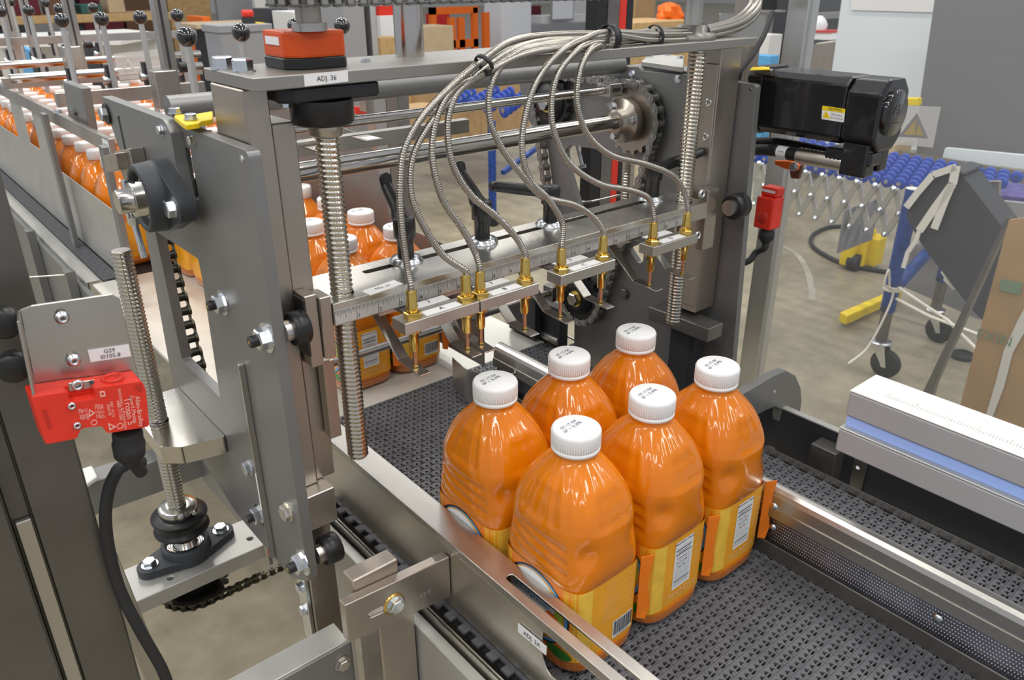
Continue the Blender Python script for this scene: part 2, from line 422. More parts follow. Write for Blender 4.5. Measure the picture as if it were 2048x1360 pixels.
# far side wall
sw = thing('side_channel', 'dark side wall of the conveyor behind the right guide rail', 'side panel', (.98, .2, .75))
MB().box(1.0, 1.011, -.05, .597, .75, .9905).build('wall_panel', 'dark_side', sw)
MB().box(.9995, 1.0115, -.05, .597, .991, .993).build('wall_edge', 'plate_light', sw)
MB().box(.9475, .949, -.05, .53, .9, .951).build('wear_strip', 'steel_y', sw)
MB().box(.950, .9995, -.05, .597, .84, .845).build('trough_floor', 'belt_under', sw)
MB().box(.97, .9993, .43, .47, .86, .975).build('inner_block', 'steel_dark', sw, .001)
# ------------------------------------------------------------------ juice bottles
HB = .262
PROF = [(0, .044, .052, 3.5), (.003, .0495, .0575, 3.6), (.008, .0515, .0597, 4), (.017, .0515, .0598, 4.2), (.0205, .0500, .0582, 5), (.022, .0493, .0573, 6),
        (.060, .0493, .0573, 6), (.108, .0493, .0573, 6), (.112, .0497, .0578, 5), (.117, .0515, .0597, 4), (.124, .0528, .0612, 3.4), (.133, .0533, .0618, 3.1), (.145, .0532, .0618, 2.9), (.155, .053, .0614, 2.8),
        (.165, .0526, .0608, 2.75), (.175, .0518, .0596, 2.7), (.185, .0502, .0572, 2.6), (.195, .0474, .0536, 2.5), (.205, .0432, .0482, 2.4), (.213, .0387, .0425, 2.3), (.220, .0336, .0362, 2.2),
        (.226, .0288, .0303, 2.1), (.231, .0248, .0255, 2), (.2345, .0222, .0222, 2), (.2365, .0235, .0235, 2), (.239, .0222, .0222, 2), (.245, .021, .021, 2)]
def sup(th, a, b, n):
    c, s = math.cos(th), math.sin(th)
    return a*math.copysign(abs(c)**(2/n), c), b*math.copysign(abs(s)**(2/n), s)
def interp(z):
    for (z0, *q0), (z1, *q1) in zip(PROF, PROF[1:]):
        if z <= z1: t = (z-z0)/(z1-z0); return [a+(b-a)*t for a, b in zip(q0, q1)]
    return PROF[-1][1:]
def sstep(a, b, x):
    t = max(0, min(1, (x-a)/(b-a))); return t*t*(3-2*t)
def body_pt(th, z):
    a, b, n = interp(z); x, y = sup(th, a, b, n)
    rr = math.hypot(x, y); k = 0.
    # shoulder flutes
    w = sstep(.168, .19, z)*(1-sstep(.218, .228, z)); 
    fx = abs(math.cos(th)); fy = abs(math.sin(th))
    k -= .0011*w*(.5+.5*math.cos(th*22))*(1 if True else 0)
    # shallow panels at the shoulder on the long faces and short faces
    def pan(ang, half, z0, z1, soft=.08):
        d = abs((th-ang+PI) % (2*PI)-PI); return (1-sstep(half-soft, half+soft, d))*sstep(z0-.003, z0+.004, z)*(1-sstep(z1-.003, z1+.006, z))
    for ang in (0, PI): k -= .0020*pan(ang, .36, .178, .207)
    for ang in (-PI/2, PI/2): k -= .0022*pan(ang, .33, .176, .205)
    # hand grips on the short (y) faces and ribbed grips on the long (x) faces
    for ang in (-PI/2+.55, PI/2-.55, -PI/2-.55, PI/2+.55):
        d = abs((th-ang+PI) % (2*PI)-PI); k -= .0052*math.exp(-(d/.24)**2)*math.exp(-((z-.152)/.0125)**2)
    for ang in (0, PI):
        d = (th-ang+PI) % (2*PI)-PI
        if abs(d) < .62:
            wv = (1-sstep(.45, .62, abs(d)))*sstep(.118, .128, z)*(1-sstep(.158, .168, z))
            k -= .0022*wv+.0013*wv*math.cos((z+d*.012)*2*PI/.0135)
    # label recess on the upper bulge: drooping lower edge
    f = (rr+k)/rr
    return Vector((x*f, y*f, z))
def body_mb(z0, z1, nz, n=112, cap=False):
    b = MB(); vs = []
    zs = [z0+(z1-z0)*i/nz for i in range(nz+1)]
    for z in zs: vs += [body_pt(2*PI*i/n, z) for i in range(n)]
    b.add(vs, [(k*n+i, k*n+(i+1) % n, (k+1)*n+(i+1) % n, (k+1)*n+i) for k in range(nz) for i in range(n)], True)
    if z0 == 0: b.add(vs[:n], [list(range(n))[::-1]])
    if z1 > .24: b.add(vs[-n:], [list(range(n))])
    return b
def lab_th(face, s):
    """point on the label wall: face 'x-','x+','y-','y+'; s = offset along the face (m)"""
    a, b = .0499, .0579
    q = {'y-': (lambda s: (s, -b)), 'y+': (lambda s: (-s, b)), 'x-': (lambda s: (-a, -s)), 'x+': (lambda s: (a, s))}[face]
    x, y = q(s); n = 6
    if face[0] == 'y': y = math.copysign(b*(1-min(1, abs(x/a))**n)**(1/n), y)
    else: x = math.copysign(a*(1-min(1, abs(y/b))**n)**(1/n), x)
    return x, y
LN = {'y-': Vector((0, -1, 0)), 'y+': Vector((0, 1, 0)), 'x-': Vector((-1, 0, 0)), 'x+': Vector((1, 0, 0))}
def wrap(mb, vs, fs, face, off):
    mb.add([Vector((*lab_th(face, v[0]), v[1]))+LN[face]*off for v in vs], fs)
def ell(cx, cz, rx, rz, n=36, a0=0, a1=2*PI):
    return [(cx+rx*math.cos(a0+(a1-a0)*i/n), cz+rz*math.sin(a0+(a1-a0)*i/n)) for i in range(n)]
def fan(mb, pts, face, off, rings=4):
    cx = sum(p[0] for p in pts)/len(pts); cz = sum(p[1] for p in pts)/len(pts); n = len(pts); vs = []; fs = []
    for k in range(1, rings+1): vs += [(cx+(p[0]-cx)*k/rings, cz+(p[1]-cz)*k/rings) for p in pts]
    vs.append((cx, cz)); c = len(vs)-1
    fs += [(c, i, (i+1) % n) for i in range(n)]
    for k in range(rings-1): fs += [(k*n+i, (k+1)*n+i, (k+1)*n+(i+1) % n, k*n+(i+1) % n) for i in range(n)]
    wrap(mb, vs, fs, face, off)
def rect(mb, x0, x1, z0, z1, face, off, n=4):
    vs = []; 
    for i in range(n+1): x = x0+(x1-x0)*i/n; vs += [(x, z0), (x, z1)]
    wrap(mb, vs, [(2*i, 2*i+2, 2*i+3, 2*i+1) for i in range(n)], face, off)
def wtext(mb, body, size, cx, cz, face, off, sx=1):
    vs, fs = text_mb(body, size); wrap(mb, [(cx+v.x*sx, cz+v.y) for v in vs], fs, face, off)
def make_bottle(variant):
    t = thing('juice_bottle', '', 'bottle')
    ju = body_mb(.019, .2455, 86).build('juice_body', 'juice', t)
    body_mb(0, .0192, 8).build('bottle_base', 'juice_clear', t)
    # cap
    n = 60; R = .0245; prof = [(.0237, .2385), (.0245, .2388), (.0245, .2425), (.0238, .2428), (.0238, .2436), (.0245, .2440), (.0245, .2585), (.0238, .2605), (.0225, .2615), (.001, .2618)]
    cp = MB().lathe(prof, n=n).build('cap', 'white_cap', t)
    kn = MB()
    for i in range(60):
        a = 2*PI*i/60; q = Vector((math.cos(a), math.sin(a), 0)); kn.obox(q*.02455+Vector((0, 0, .2515)), q*.0002, Vector((-q.y, q.x, 0))*.0005, (0, 0, .007))
    k_ = kn.build('knurl', 'white_cap', cp); k_['kind'] = 'stuff'
    st = MB(); text_on(st, '07-17-04', .0062, (-.004, .007, .2619), (1, .12, 0), (-.12, 1, 0)); text_on(st, '6P 1 SUPR', .0062, (-.004, .001, .2619), (1, .12, 0), (-.12, 1, 0)); st.build('date_stamp', 'blue_ink', cp)
    # label wall
    lz0, lz1 = .0215, .1125; m = 96; vs = []
    def sk(u): return (lab_th('x-', u))
    ring = []
    for i in range(m):
        th = 2*PI*i/m; x, y = sup(th, .0499, .0579, 6); ring.append((x, y))
    for z in (lz0, lz1): vs += [(x, y, z) for x, y in ring]
    lw = MB().add(vs, [(i, (i+1) % m, m+(i+1) % m, m+i) for i in range(m)], True).build('label_wrap', 'label_orange', t)
    o = .0003
    # long faces: oval logo
    b = [MB() for _ in range(9)]
    for f in ('x-',):
        rect(b[7], -.0565, .0565, lz0+.0005, lz1-.0005, f, o*.5, 12)
        fan(b[0], ell(0, .069, .047, .044), f, o)            # dark ring
        fan(b[6], ell(0.001, .0695, .0445, .0415), f, o*1.6)            # blue ring
        fan(b[5], ell(-.001, .070, .0425, .0395), f, o*2.0)
        fan(b[1], ell(-.002, .072, .0385, .036), f, o*2.6)     # white oval
        fan(b[2], ell(.024, .062, .012, .011, 10), f, o*3.2)     # fruit
        fan(b[3], ell(.012, .047, .013, .008, 12), f, o*3.2)
        fan(b[3], ell(.034, .026, .0165, .0072, 20), f, o*1.5)     # green oval
        fan(b[4], ell(.034, .076, .006, .02, 20), f, o*3)
        wtext(b[8], "ROUNDY'S.", .0115, -.004, .0935, f, o*3.4)
    b[7].build('label_deep_panel', 'label_deep', lw); b[0].build('ring', 'label_dark', lw); b[6].build('blue_ring', 'label_blue', lw); b[5].build('orange_ring', 'label_orange', lw); b[1].build('oval', 'label_white', lw); b[2].build('fruit', 'orange_bright', lw)
    b[3].build('green_oval', 'label_green', lw); b[4].build('lime_leaf', 'label_lime', lw); b[8].build('lettering', 'ink', lw)
    tb = MB()
    for f in ('x-',): wtext(tb, 'Tropical', .017, -.006, .079, f, o*3.4)
    tb.build('blue_lettering', 'label_blue', lw)
    yb = MB(); wb = MB(); kb = MB(); cb = MB()
    for f in ('y-',):
        rect(yb, -.0485, -.0265, lz0+.0005, lz1-.0005, f, o*.6, 6)
        if variant == 0:
            rect(wb, -.012, .0185, .041, .106, f, o, 4)
            wtext(kb, 'Nutrition Facts', .0052, .0032, .1035, f, o*2)
            zz = [.0975, .0945, .0915, .0885, .0865, .083, .08, .077, .074, .071, .068, .065, .062, .0595, .0565, .0535, .0515, .049, .047, .045]
            for i, z in enumerate(zz):
                hh = .0011 if i in (1, 3, 16) else .00035
                rect(kb, -.0105, .017-(i*37 % 5)*.0006, z-hh/2, z+hh/2, f, o*2, 1)
            for i, z in enumerate((.0945-.0015, .0865+.003, .0815, .0755, .0695)): wtext(kb, ('Amount per serving', 'Calories 120', 'Sodium 25mg', 'Total Carb 29g', 'Sugars 28g')[i], .0029, .001, z+.0012, f, o*2)
            wtext(cb, "ROUNDY'S", .0095, .006, .0335, f, o*2); rect(cb, -.010, .021, .0276, .0279, f, o*2, 1); rect(cb, -.004, .014, .0255, .0258, f, o*2, 1)
            for i in range(13): rect(cb, .0225, .0405-(i*53 % 7)*.0008, .1-i*.0034, .1004-i*.0034, f, o*2, 1)
        else:
            for i in range(4): rect(cb, -.008, .038-(i*53 % 7)*.001, .106-i*.0035, .1064-i*.0035, f, o*2, 1)
            for i in range(12): rect(cb, -.012, .036-(i*53 % 7)*.0008, .0895-i*.0028, .08985-i*.0028, f, o*2, 1)
            rect(wb, .006, .036, .0265, .05, f, o, 3)
            x = .0075
            for i in range(17):
                ww = (.0007, .0011, .0005, .0015)[(i*7) % 4]; rect(kb, x, x+ww, .030, .049, f, o*2, 1); x += ww+.0008
            wtext(kb, '0 11150 95142 7', .0028, .021, .0283, f, o*2)
    yb.build('yellow_panel', 'label_yellow', lw); wb.build('white_panel', 'label_white', lw); kb.build('fine_print', 'ink', lw, kind='stuff'); cb.build('cream_print', 'label_cream', lw, kind='stuff')
    # loose label edge standing off the far long face
    fb = MB(); ys = (-.0565, -.052, -.045, -.03); 
    pts = [(.0485, -.0540, .026), (.056, -.0600, .024), (.0605, -.061, .040), (.0575, -.0595, .065), (.0585, -.060, .090), (.0615, -.061, .1085), (.0485, -.0540, .1085)]
    fb.prism(pts, (.0008, .0012, 0)); fb.build('loose_label_edge', 'label_deep', lw)
    return t
bt0 = make_bottle(0); bt1 = make_bottle(1)
grid = {'A': (.472, .590, 1, 'bottle at the back left of the block of six, beside the slotted rail'),
        'B': (.578, .584, 0, 'orange juice bottle in the middle of the back row of the block of six'),
        'C': (.688, .579, 0, 'orange juice bottle at the far back right of the block of six'),
        'D': (.471, .463, 1, 'nearest juice bottle of the block of six, with a barcode facing front'),
        'E': (.579, .459, 0, 'orange juice bottle in the middle of the front row, nutrition panel facing front'),
        'F': (.687, .456, 0, 'orange juice bottle at the right end of the front row, next to the rounded rail')}
back = [((.706, 1.154), 1, 'juice bottle with barcode at the right front of the group behind the ruler bar'),
        ((.706, 1.280), 0, 'juice bottle directly behind the barcoded bottle of the waiting group'),
        ((.598, 1.154), 0, 'juice bottle partly hidden by the front lead screw in the waiting group'),
        ((.602, 1.280), 0, 'juice bottle in the waiting group just right of the steel column'),
        ((.709, 1.406), 0, 'juice bottle half hidden by the upper thread of the front lead screw'),
        ((.600, 1.406), 0, 'juice bottle hidden behind the column at the rear of the waiting group')]
used = [0, 0]; spots = []
for k in grid.values(): spots.append((k[0], k[1], BZ+.0005, k[2], k[3], 'block of six juice bottles on the belt'))
bx = {}
for (uv, vr, lab) in back:
    spots.append((uv[0], uv[1], BZ+.0005, vr, lab, 'juice bottles waiting behind the ruler bar'))
for x, y, z, vr, lab, grp in spots:
    pr = (bt0, bt1)[vr]
    if used[vr] == 0: o = pr; o.location = (x, y, z)
    else: o = dup(pr, (x, y, z))
    used[vr] = 1; o['label'] = lab; o['group'] = grp
# ------------------------------------------------------------------ chains and sprockets
def link_plate(b, pitch, h, y0, t, m=7):
    """figure-eight link side plate in the local xz plane, thickness along y"""
    pts = []; r = h/2
    for k in range(m+1): a = PI/2+PI*k/m; pts.append((r*math.cos(a), y0, r*math.sin(a)))
    pts.append((pitch/2, y0, -r*.62))
    for k in range(m+1): a = -PI/2+PI*k/m; pts.append((pitch+r*math.cos(a), y0, r*math.sin(a)))
    pts.append((pitch/2, y0, r*.62))
    b.prism(pts, (0, t, 0))
_links = {}
def link_meshes(pitch, width, mat_, pin, cotter=False):
    key = (pitch, width, mat_)
    if key in _links: return _links[key]
    h = pitch*.74; t = pitch*.085; out = []
    for kind in (0, 1):
        b = MB(); w_ = width/2-(t*1.15 if kind == 0 else 0)
        link_plate(b, pitch, h, -w_, t); link_plate(b, pitch, h, w_-t, t)
        b.cm = 1
        if kind == 0:
            for x in (0, pitch): b.cyl((x, -w_+t, 0), (x, w_-t, 0), pitch*.31, n=12, caps=False)
        else:
            for x in (0, pitch): b.cyl((x, -width/2-t*.7, 0), (x, width/2+t*.7, 0), pitch*.155, n=8)
        me = bpy.data.meshes.new('link'); me.from_pydata(b.v, [], b.f); me.polygons.foreach_set('use_smooth', b.sm); me.polygons.foreach_set('material_index', b.mi)
        me.materials.append(MATS[mat_]); me.materials.append(MATS[pin]); me.update(); out.append(me)
    _links[key] = out; return out
def chain(name, label, cat, pts, pitch, axis, width, mat_='chain_steel', pin='chain_pin', closed=True, keep=None):
    P = [Vector(p) for p in pts]
    if closed:
        L = sum((P[(i+1) % len(P)]-P[i]).length for i in range(len(P))); n = max(2, round(L/pitch/2)*2); st = L/n*.9995
        R = resample(P+[P[0]], st)[:n]; R.append(R[0])
    else: R = resample(P, pitch*.9995)
    c0 = sum(R, Vector())/len(R); c0.z = min(p.z for p in R)
    t = thing(name, label, cat, c0); ms = link_meshes(pitch, width, mat_, pin); ax = Vector(axis).normalized()
    for i in range(len(R)-1):
        if keep and not keep(R[i]): continue
        d = (R[i+1]-R[i]).normalized(); z = d.cross(ax).normalized()
        o = bpy.data.objects.new('chain_link', ms[i % 2]); C.objects.link(o); o.parent = t
        o.matrix_local = Matrix.Translation(R[i]-c0) @ Matrix((d, ax, z)).transposed().to_4x4()
    return t
def hull_loop(circles, n=40):
    """closed path around circles (a, b, r) in a plane, as 2-D points"""
    pts = [(a+r*math.cos(2*PI*k/n), b+r*math.sin(2*PI*k/n)) for a, b, r in circles for k in range(n)]
    pts = sorted(set(pts)); 
    def half(ps):
        o = []
        for p in ps:
            while len(o) > 1 and (o[-1][0]-o[-2][0])*(p[1]-o[-2][1])-(o[-1][1]-o[-2][1])*(p[0]-o[-2][0]) <= 0: o.pop()
            o.append(p)
        return o[:-1]
    return half(pts)+half(pts[::-1])
def sprocket_mb(c, axis, pr, teeth, t, bore=.012, ph=0.):
    d, x, y = perp(axis); c = Vector(c)-d*t/2; pts = []
    for k in range(teeth):
        for f, q in ((-.5, .93), (-.3, .92), (-.13, 1.02), (0, 1.06), (.13, 1.02), (.3, .92)):
            a = 2*PI*(k+f+ph)/teeth; pts.append(c+(x*math.cos(a)+y*math.sin(a))*pr*q)
    return MB().prism(pts, d*t, [circ(c, axis, bore, 20)])

# ------------------------------------------------------------------ left machine side plates
PX = .264; T = .012
sp = thing('side_plate', 'large grey machined side plate with an angled chain window on the left of the machine', 'machine plate', (.27, .78, .99))
out = [Vector((PX, .667, 1.464))]+AA([(617, 1162), (585, 1158), (470, 1022), (395, 905), (345, 765), (288, 449), (252, 310), (246, 218)], x=PX)
out.append(Vector((PX, .85, 1.464)))
out = roundpoly(out, .008, only={0: .008, 1: .003})
win = AA([(310, 462), (364, 720), (440, 796), (404, 556), (396, 518)], x=PX)
win = roundpoly(win, .003)
notch = AA([(354, 287), (381, 299), (398, 400), (372, 395)], x=PX)
MB().prism(out, (T, 0, 0), [win, notch]).build('plate', 'plate', sp, .0008)
def px_bolt(parent, u, v, r, x=PX, mm='zinc', h=None):
    c = A(u, v, x=x); return MB().bolt(c, (-1, 0, 0), r, h).build('bolt', mm, parent)
def px_stud(parent, u, v, r, x=PX):
    c = A(u, v, x=x); a = Vector((-1, 0, 0))
    MB().cyl(c, c+a*.0015, r*1.35, n=28).build('washer', 'zinc', parent)
    MB().hexa(c+a*.0015, a, r, r*.85).build('nut', 'zinc', parent)
    s = MB().lathe([(r*.52, 0), (r*.52, r*.62), (r*.46, r*.7)], c+a*(.0015+r*.8), a, n=20).build('stud', 'black_plastic', parent)
    MB().cyl(c+a*(.0015+r*1.5), c+a*(.0015+r*1.52), r*.17, n=10).build('grease_dimple', 'brass', s)
px_stud(sp, 447, 605, .0105); px_stud(sp, 535, 675, .0115); px_stud(sp, 521, 1028, .0105); px_stud(sp, 607, 1124, .0115)
px_bolt(sp, 500, 935, .0085); px_bolt(sp, 578, 1022, .0095, mm='zinc_warm')
px_bolt(sp, 386, 281, .0048, h=.004); px_bolt(sp, 484, 318, .003, h=.0006)
# adjustable height scale on the plate
hs = MB(); a0, a1 = A(487, 726, x=PX), A(582, 1150, x=PX)
hs.box(PX-.006, PX, a0.y-.003, a0.y+.003, a1.z, a0.z); hsr = hs.build('height_scale', 'steel', sp, .0006, label='narrow steel rule rail')
tk = MB()
for k in range(int((a0.z-a1.z)/.0016)):
    z = a1.z+k*.0016; tk.box(PX-.0064, PX-.006, a0.y-.0028, a0.y-(.0005 if k % 8 == 0 else .0016), z, z+.00035)
q = tk.build('scale_marks', 'ink', hsr); q['kind'] = 'stuff'
wl = MB().box(PX-.0065, PX-.0061, a0.y-.0005, a0.y+.0028, a0.z-.19, a0.z-.14).build('white_marker', 'white_print', hsr)
# second plate bolted on in front
P0X = .252
sq = thing('guide_plate', 'smaller grey plate with a long slit bolted on top of the large left side plate', 'machine plate', (.258, .93, 1.33))
o0 = AA([(203, 193), (327, 239), (341, 266), (352, 330), (372, 420), (306, 457), (288, 447), (283, 430)], x=P0X)
slit = AA([(234.5, 233), (238.5, 232), (253, 300), (284, 391), (281, 394), (249, 302)], x=P0X)
MB().prism(roundpoly(o0, .006, only={1: .008}), (T, 0, 0), [slit]).build('plate', 'plate', sq, .0008)
b_ = px_bolt(sq, 213, 228, .0085, P0X, 'zinc'); px_bolt(sq, 324, 260, .0048, P0X, h=.004)
MB().lathe([(.0125, 0), (.0125, .003)], A(216, 228, x=P0X), (-1, 0, 0)).build('black_washer', 'black_plastic', sq)
# yellow bracket between plates
yb_ = thing('yellow_bracket', 'yellow painted flat bracket bolted on top of the left side plates', 'bracket', A(370, 238, z=1.47))
yp = AA([(348, 232), (362, 244), (372, 250), (398, 246), (402, 242), (425, 238), (425, 222), (385, 229), (352, 228)], z=1.474)
MB().prism(yp, (0, 0, -.005)).build('bracket_plate', 'yellow', yb_, .0006)
for u, v in ((350, 224), (382, 236)): MB().bolt(A(u, v+3, z=1.4745), (0, 0, 1), .0055, .005).build('bolt', 'zinc', yb_)

# flange bearing with shaft on the side plate
sy, sz = .86, 1.392
def flange_bearing(name, label, c, axis, longdir, r=.034, half=.058, hgt=.016, boltr=.0085, group=None, shaft=None):
    """two-bolt cast flange unit standing on a face: c on the face, axis away from it"""
    c = Vector(c); a = Vector(axis).normalized(); l = Vector(longdir).normalized(); w_ = a.cross(l)
    t = thing(name, label, 'bearing', c, group)
    pts = []
    for s in (1, -1):
        for k in range(-6, 7):
            an = k*PI/14; e = c+l*s*half+(l*s*math.cos(an*1.1)*.016+w_*s*math.sin(an*1.1)*.016); pts.append(e)
        for k in range(1, 10):
            an = PI/2-(PI*.5)*0+k*0; 
        for k in range(8):
            an = PI*(.34+.32*k/7); pts.append(c+(l*s*math.cos(an)+w_*s*math.sin(an))*r*1.0)
    MB().prism(pts, a*hgt).build('flange', 'cast_iron', t, .002)
    MB().lathe([(r*1.0, hgt*.5), (r*.99, hgt*1.0), (r*.95, hgt*1.95), (r*.90, hgt*2.08), (r*.78, hgt*2.08), (r*.76, hgt*1.95), (r*.76, hgt*1.4)], c, a, n=44, ends=False).build('housing', 'cast_iron', t)
    MB().lathe([(r*.76, hgt*1.55), (r*.66, hgt*1.62), (r*.64, hgt*1.55), (r*.5, hgt*1.58), (r*.48, hgt*1.6), (r*.48, hgt*2.5), (r*.44, hgt*2.55), (r*.34, hgt*2.55)], c, a, n=44, ends=False).build('bearing_insert', 'chrome', t)
    if shaft: MB().lathe([(r*.34, hgt*1.4), (r*.34, shaft-.001), (r*.31, shaft)], c, a, n=28).build('shaft_end', 'chrome', t)
    for s in (1, -1): MB().bolt(c+l*s*half*.98+a*hgt, a, boltr).build('bolt', 'zinc', t)
    MB().cyl(c+a*hgt*2.3+w_*r*.47, c+a*hgt*2.3+w_*r*.5, .0025, n=10).build('set_screw', 'ink', t)
    return t
flange_bearing('flange_bearing', 'dark cast flange bearing with steel shaft end on the left side plate', (P0X, sy-.004, sz), (-1, 0, 0), (0, -1, -.04), r=.037, half=.052, hgt=.0165, boltr=.0095, shaft=.056)

# clamp blocks with threaded rods on the slit plate
ck = thing('clamp_assembly', 'steel clamp blocks with two zinc threaded rods hanging beside the slit plate', 'clamp', A(262, 480, x=.235))
cb1 = AA([(228, 303), (257, 297), (270, 355), (248, 362)], x=.236); MB().prism(cb1, (.016, 0, 0)).build('clamp_block', 'steel_warm', ck, .001)
cb2 = AA([(205, 312), (230, 306), (236, 340), (212, 346)], x=.225); bb = MB().prism(cb2, (.016, 0, 0)).build('clamp_block', 'steel_warm', ck, .001)
cb3 = AA([(266, 415), (295, 408), (297, 432), (272, 437)], x=.236); MB().prism(cb3, (.016, 0, 0)).build('clamp_block', 'steel_warm', ck, .001)
t_ = MB(); qc = sum(cb2, Vector())/4-Vector((.0004, 0, 0)); text_on(t_, '91', .008, qc, cb2[1]-cb2[0], cb2[0]-cb2[3]); t_.build('stamped_number', 'zinc', bb)
rod_any(MB(), A(249, 360, x=.243), A(263, 425, x=.243), .0042, .0012).build('threaded_rod', 'zinc', ck)
rod_any(MB(), A(266, 436, x=.243), A(289, 516, x=.243), .0042, .0012).build('threaded_rod', 'zinc', ck)
MB().cyl(A(266, 430, x=.243)+Vector((0, 0, 0)), A(268, 446, x=.243), .0075, n=6, smooth=False).build('nut', 'zinc', ck)
for u, v in ((253, 428), (264, 420)): MB().bolt(A(u+8, v, x=.236), (-1, 0, 0), .005).build('bolt', 'zinc', ck)

# ------------------------------------------------------------------ left column, guide bars
lc = thing('column', 'square brushed steel column carrying the left end of the top beam', 'column', (.29, .73, .95))
MB().box(.278, .3015, .6955, .770, 1.0885, 1.510).build('upright', 'steel_warm', lc, .0012)
MB().box(.3025, .326, .700, .76, 1.0885, 1.478).build('guide_bar', 'steel_warm', lc, .0012)
bt_ = [A(638, 882, y=.69).z]
MB().box(.318, .331, .683, .697, A(640, 880, y=.69).z, A(640, 720, y=.69).z).build('lower_guide_strip', 'steel_warm', lc, .0008)
# shelf block under the column
sb = thing('support_block', 'bright steel support block under the left column above the small side belt', 'block', (.30, .70, 1.043))

MB().box(.277, .312, .677, .745, 1.043, 1.088).build('block', 'steel_y', sb, .001)
# lower leg of the column
ll = thing('column_leg', 'lower steel leg below the left side plate, standing on the floor frame', 'leg', (.30, .68, .3))
MB().box(.277, .311, .697, .74, .3, 1.0425).build('leg_bar', 'steel_warm', ll, .0015)
mp_ = MB().box(.2715, .2765, .70, .722, .86, .975).build('mounting_tab', 'zinc', ll, .0006)
for z in (.945, .91): MB().bolt((.2715, .711, z), (-1, 0, 0), .006).build('bolt', 'zinc', mp_)

# cam followers
def follower(label, y, z, x0, x1, r=.019):
    t = thing('cam_roller', label, 'roller', ((x0+x1)/2, y, z-r))
    MB().lathe([(r*.9, 0), (r, .0015), (r, x1-x0-.0015), (r*.9, x1-x0)], (x0, y, z), (1, 0, 0), n=36).build('roller', 'black_plastic', t)
    MB().cyl((x0-.0075, y, z), (x0, y, z), r*.62, n=28).build('hub', 'steel', t)
    MB().cyl((x1, y, z), (x1+.0015, y, z), r*.3, n=18).build('end_cap', 'steel_dark', t)
follower('black cam roller at the left end of the ruler bar', .672, 1.288, .2835, .2998, .0172)
follower('black cam roller low on the left side plate beside the lower frame', .672, 1.014, .286, .306, .0172)

# mounting block for the left lead screw
mb_ = thing('screw_block', 'polished steel nut block holding the left lead screw beside the side plate', 'block', (.2, .9, 1.06))
zt = 1.083; f1 = A(453, 872, z=zt); f0 = A(330, 906, z=zt); bk = A(365, 772, z=zt)
bp_ = [(PX-.0004, f1.y, zt), (f0.x+.02, f0.y-.0, zt), (f0.x, f0.y+.018, zt), (f0.x, bk.y, zt), (PX-.0004, bk.y, zt)]
LSX, LSY = A(317, 842, z=zt).x, A(317, 842, z=zt).y
MB().prism(roundpoly([Vector(p) for p in bp_], .004), (0, 0, -.024), [circ((LSX, LSY, zt), (0, 0, 1), .0125, 24)]).build('block', 'chrome', mb_, .0008)
ls = thing('lead_screw', 'stainless lead screw with free upper end beside the red safety switch at left', 'lead screw', (LSX, LSY, .9))
zt2 = A(241, 500, x=LSX).z; zt2 = CAM.z+((A(241, 500, y=LSY).z)-CAM.z)
thread_rod(MB(), (LSX, LSY), .93, zt2, .0118, .0051, n=24).build('threaded_shaft', 'screw_steel', ls)
zc = A(368, 1005, y=LSY).z
cl = MB().lathe([(.0125, -.012), (.024, -.012), (.0245, -.010), (.0245, 0), (.0235, .001), (.0125, .001)], (LSX, LSY, zc), n=36).build('shaft_collar', 'chrome', ls)
MB().box(LSX-.0006, LSX+.0006, LSY-.0248, LSY-.012, zc-.0121, zc+.0012).build('collar_split', 'ink', cl)
for s in (-1, 1): MB().cyl((LSX+s*.009+.004, LSY-.0225, zc-.0055), (LSX+s*.009+.004, LSY-.0252, zc-.0055), .003, n=14).build('collar_screw', 'zinc', cl)
MB().lathe([(.012, -.014), (.036, -.014), (.0365, -.017), (.032, -.018), (.0315, -.034), (.036, -.035), (.036, -.038), (.012, -.038)], (LSX, LSY, zc+.001), n=48).build('timing_pulley', 'black_plastic', ls)
MB().cyl((LSX, LSY, zc-.075), (LSX, LSY, zc-.036), .0125, n=28).build('plain_journal', 'chrome', ls)
# lower bearing plate
zb = zc-.083
lp = thing('bearing_plate', 'thick grey plate carrying the lower bearing of the left lead screw', 'machine plate', (LSX, LSY, zb-.022))
P_ = [A(u, v, z=zb) for u, v in ((238, 1142), (263, 1207), (531, 1089), (484, 1041))]
x0_, x1_ = (P_[0].x+P_[1].x)/2, (P_[2].x+P_[3].x)/2; y0_, y1_ = (P_[1].y+P_[2].y)/2, (P_[0].y+P_[3].y)/2
hl = [circ(A(u, v, z=zb), (0, 0, 1), .0042, 14) for u, v in ((341, 1156), (500, 1077))]
MB().prism([(x0_, y0_, zb), (x1_, y0_, zb), (x1_, y1_, zb), (x0_, y1_, zb)], (0, 0, -.0225), hl).build('plate', 'plate_light', lp, .001)
flange_bearing('flange_bearing', 'dark cast flange bearing with two hex bolts around the foot of the left lead screw', (LSX, LSY, zb+.0003), (0, 0, 1), (1, .1, 0), r=.033, half=.052, hgt=.0115, boltr=.009, shaft=None)
MB
sk = thing('sprocket_hub', 'black hub and brass coloured sprocket below the grey bearing plate', 'sprocket', (LSX, LSY, zb-.075))
MB().lathe([(.034, -.0225), (.034, -.045), (.026, -.046), (.026, -.064), (.01, -.064)], (LSX, LSY, zb), n=40).build('hub', 'black_plastic', sk)
MB().lathe([(.020, -.064), (.020, -.072), (.01, -.073)], (LSX, LSY, zb), n=32).build('bushing', 'brass', sk)
zch = zb-.056
sprocket_mb((LSX, LSY, zch), (0, 0, 1), .044, 18, .006).build('sprocket', 'chain_dark', sk)
ex = .30
pth = [(LSX-.044*math.sin(k*PI/12), LSY-.044*math.cos(k*PI/12), zch) for k in range(13)]
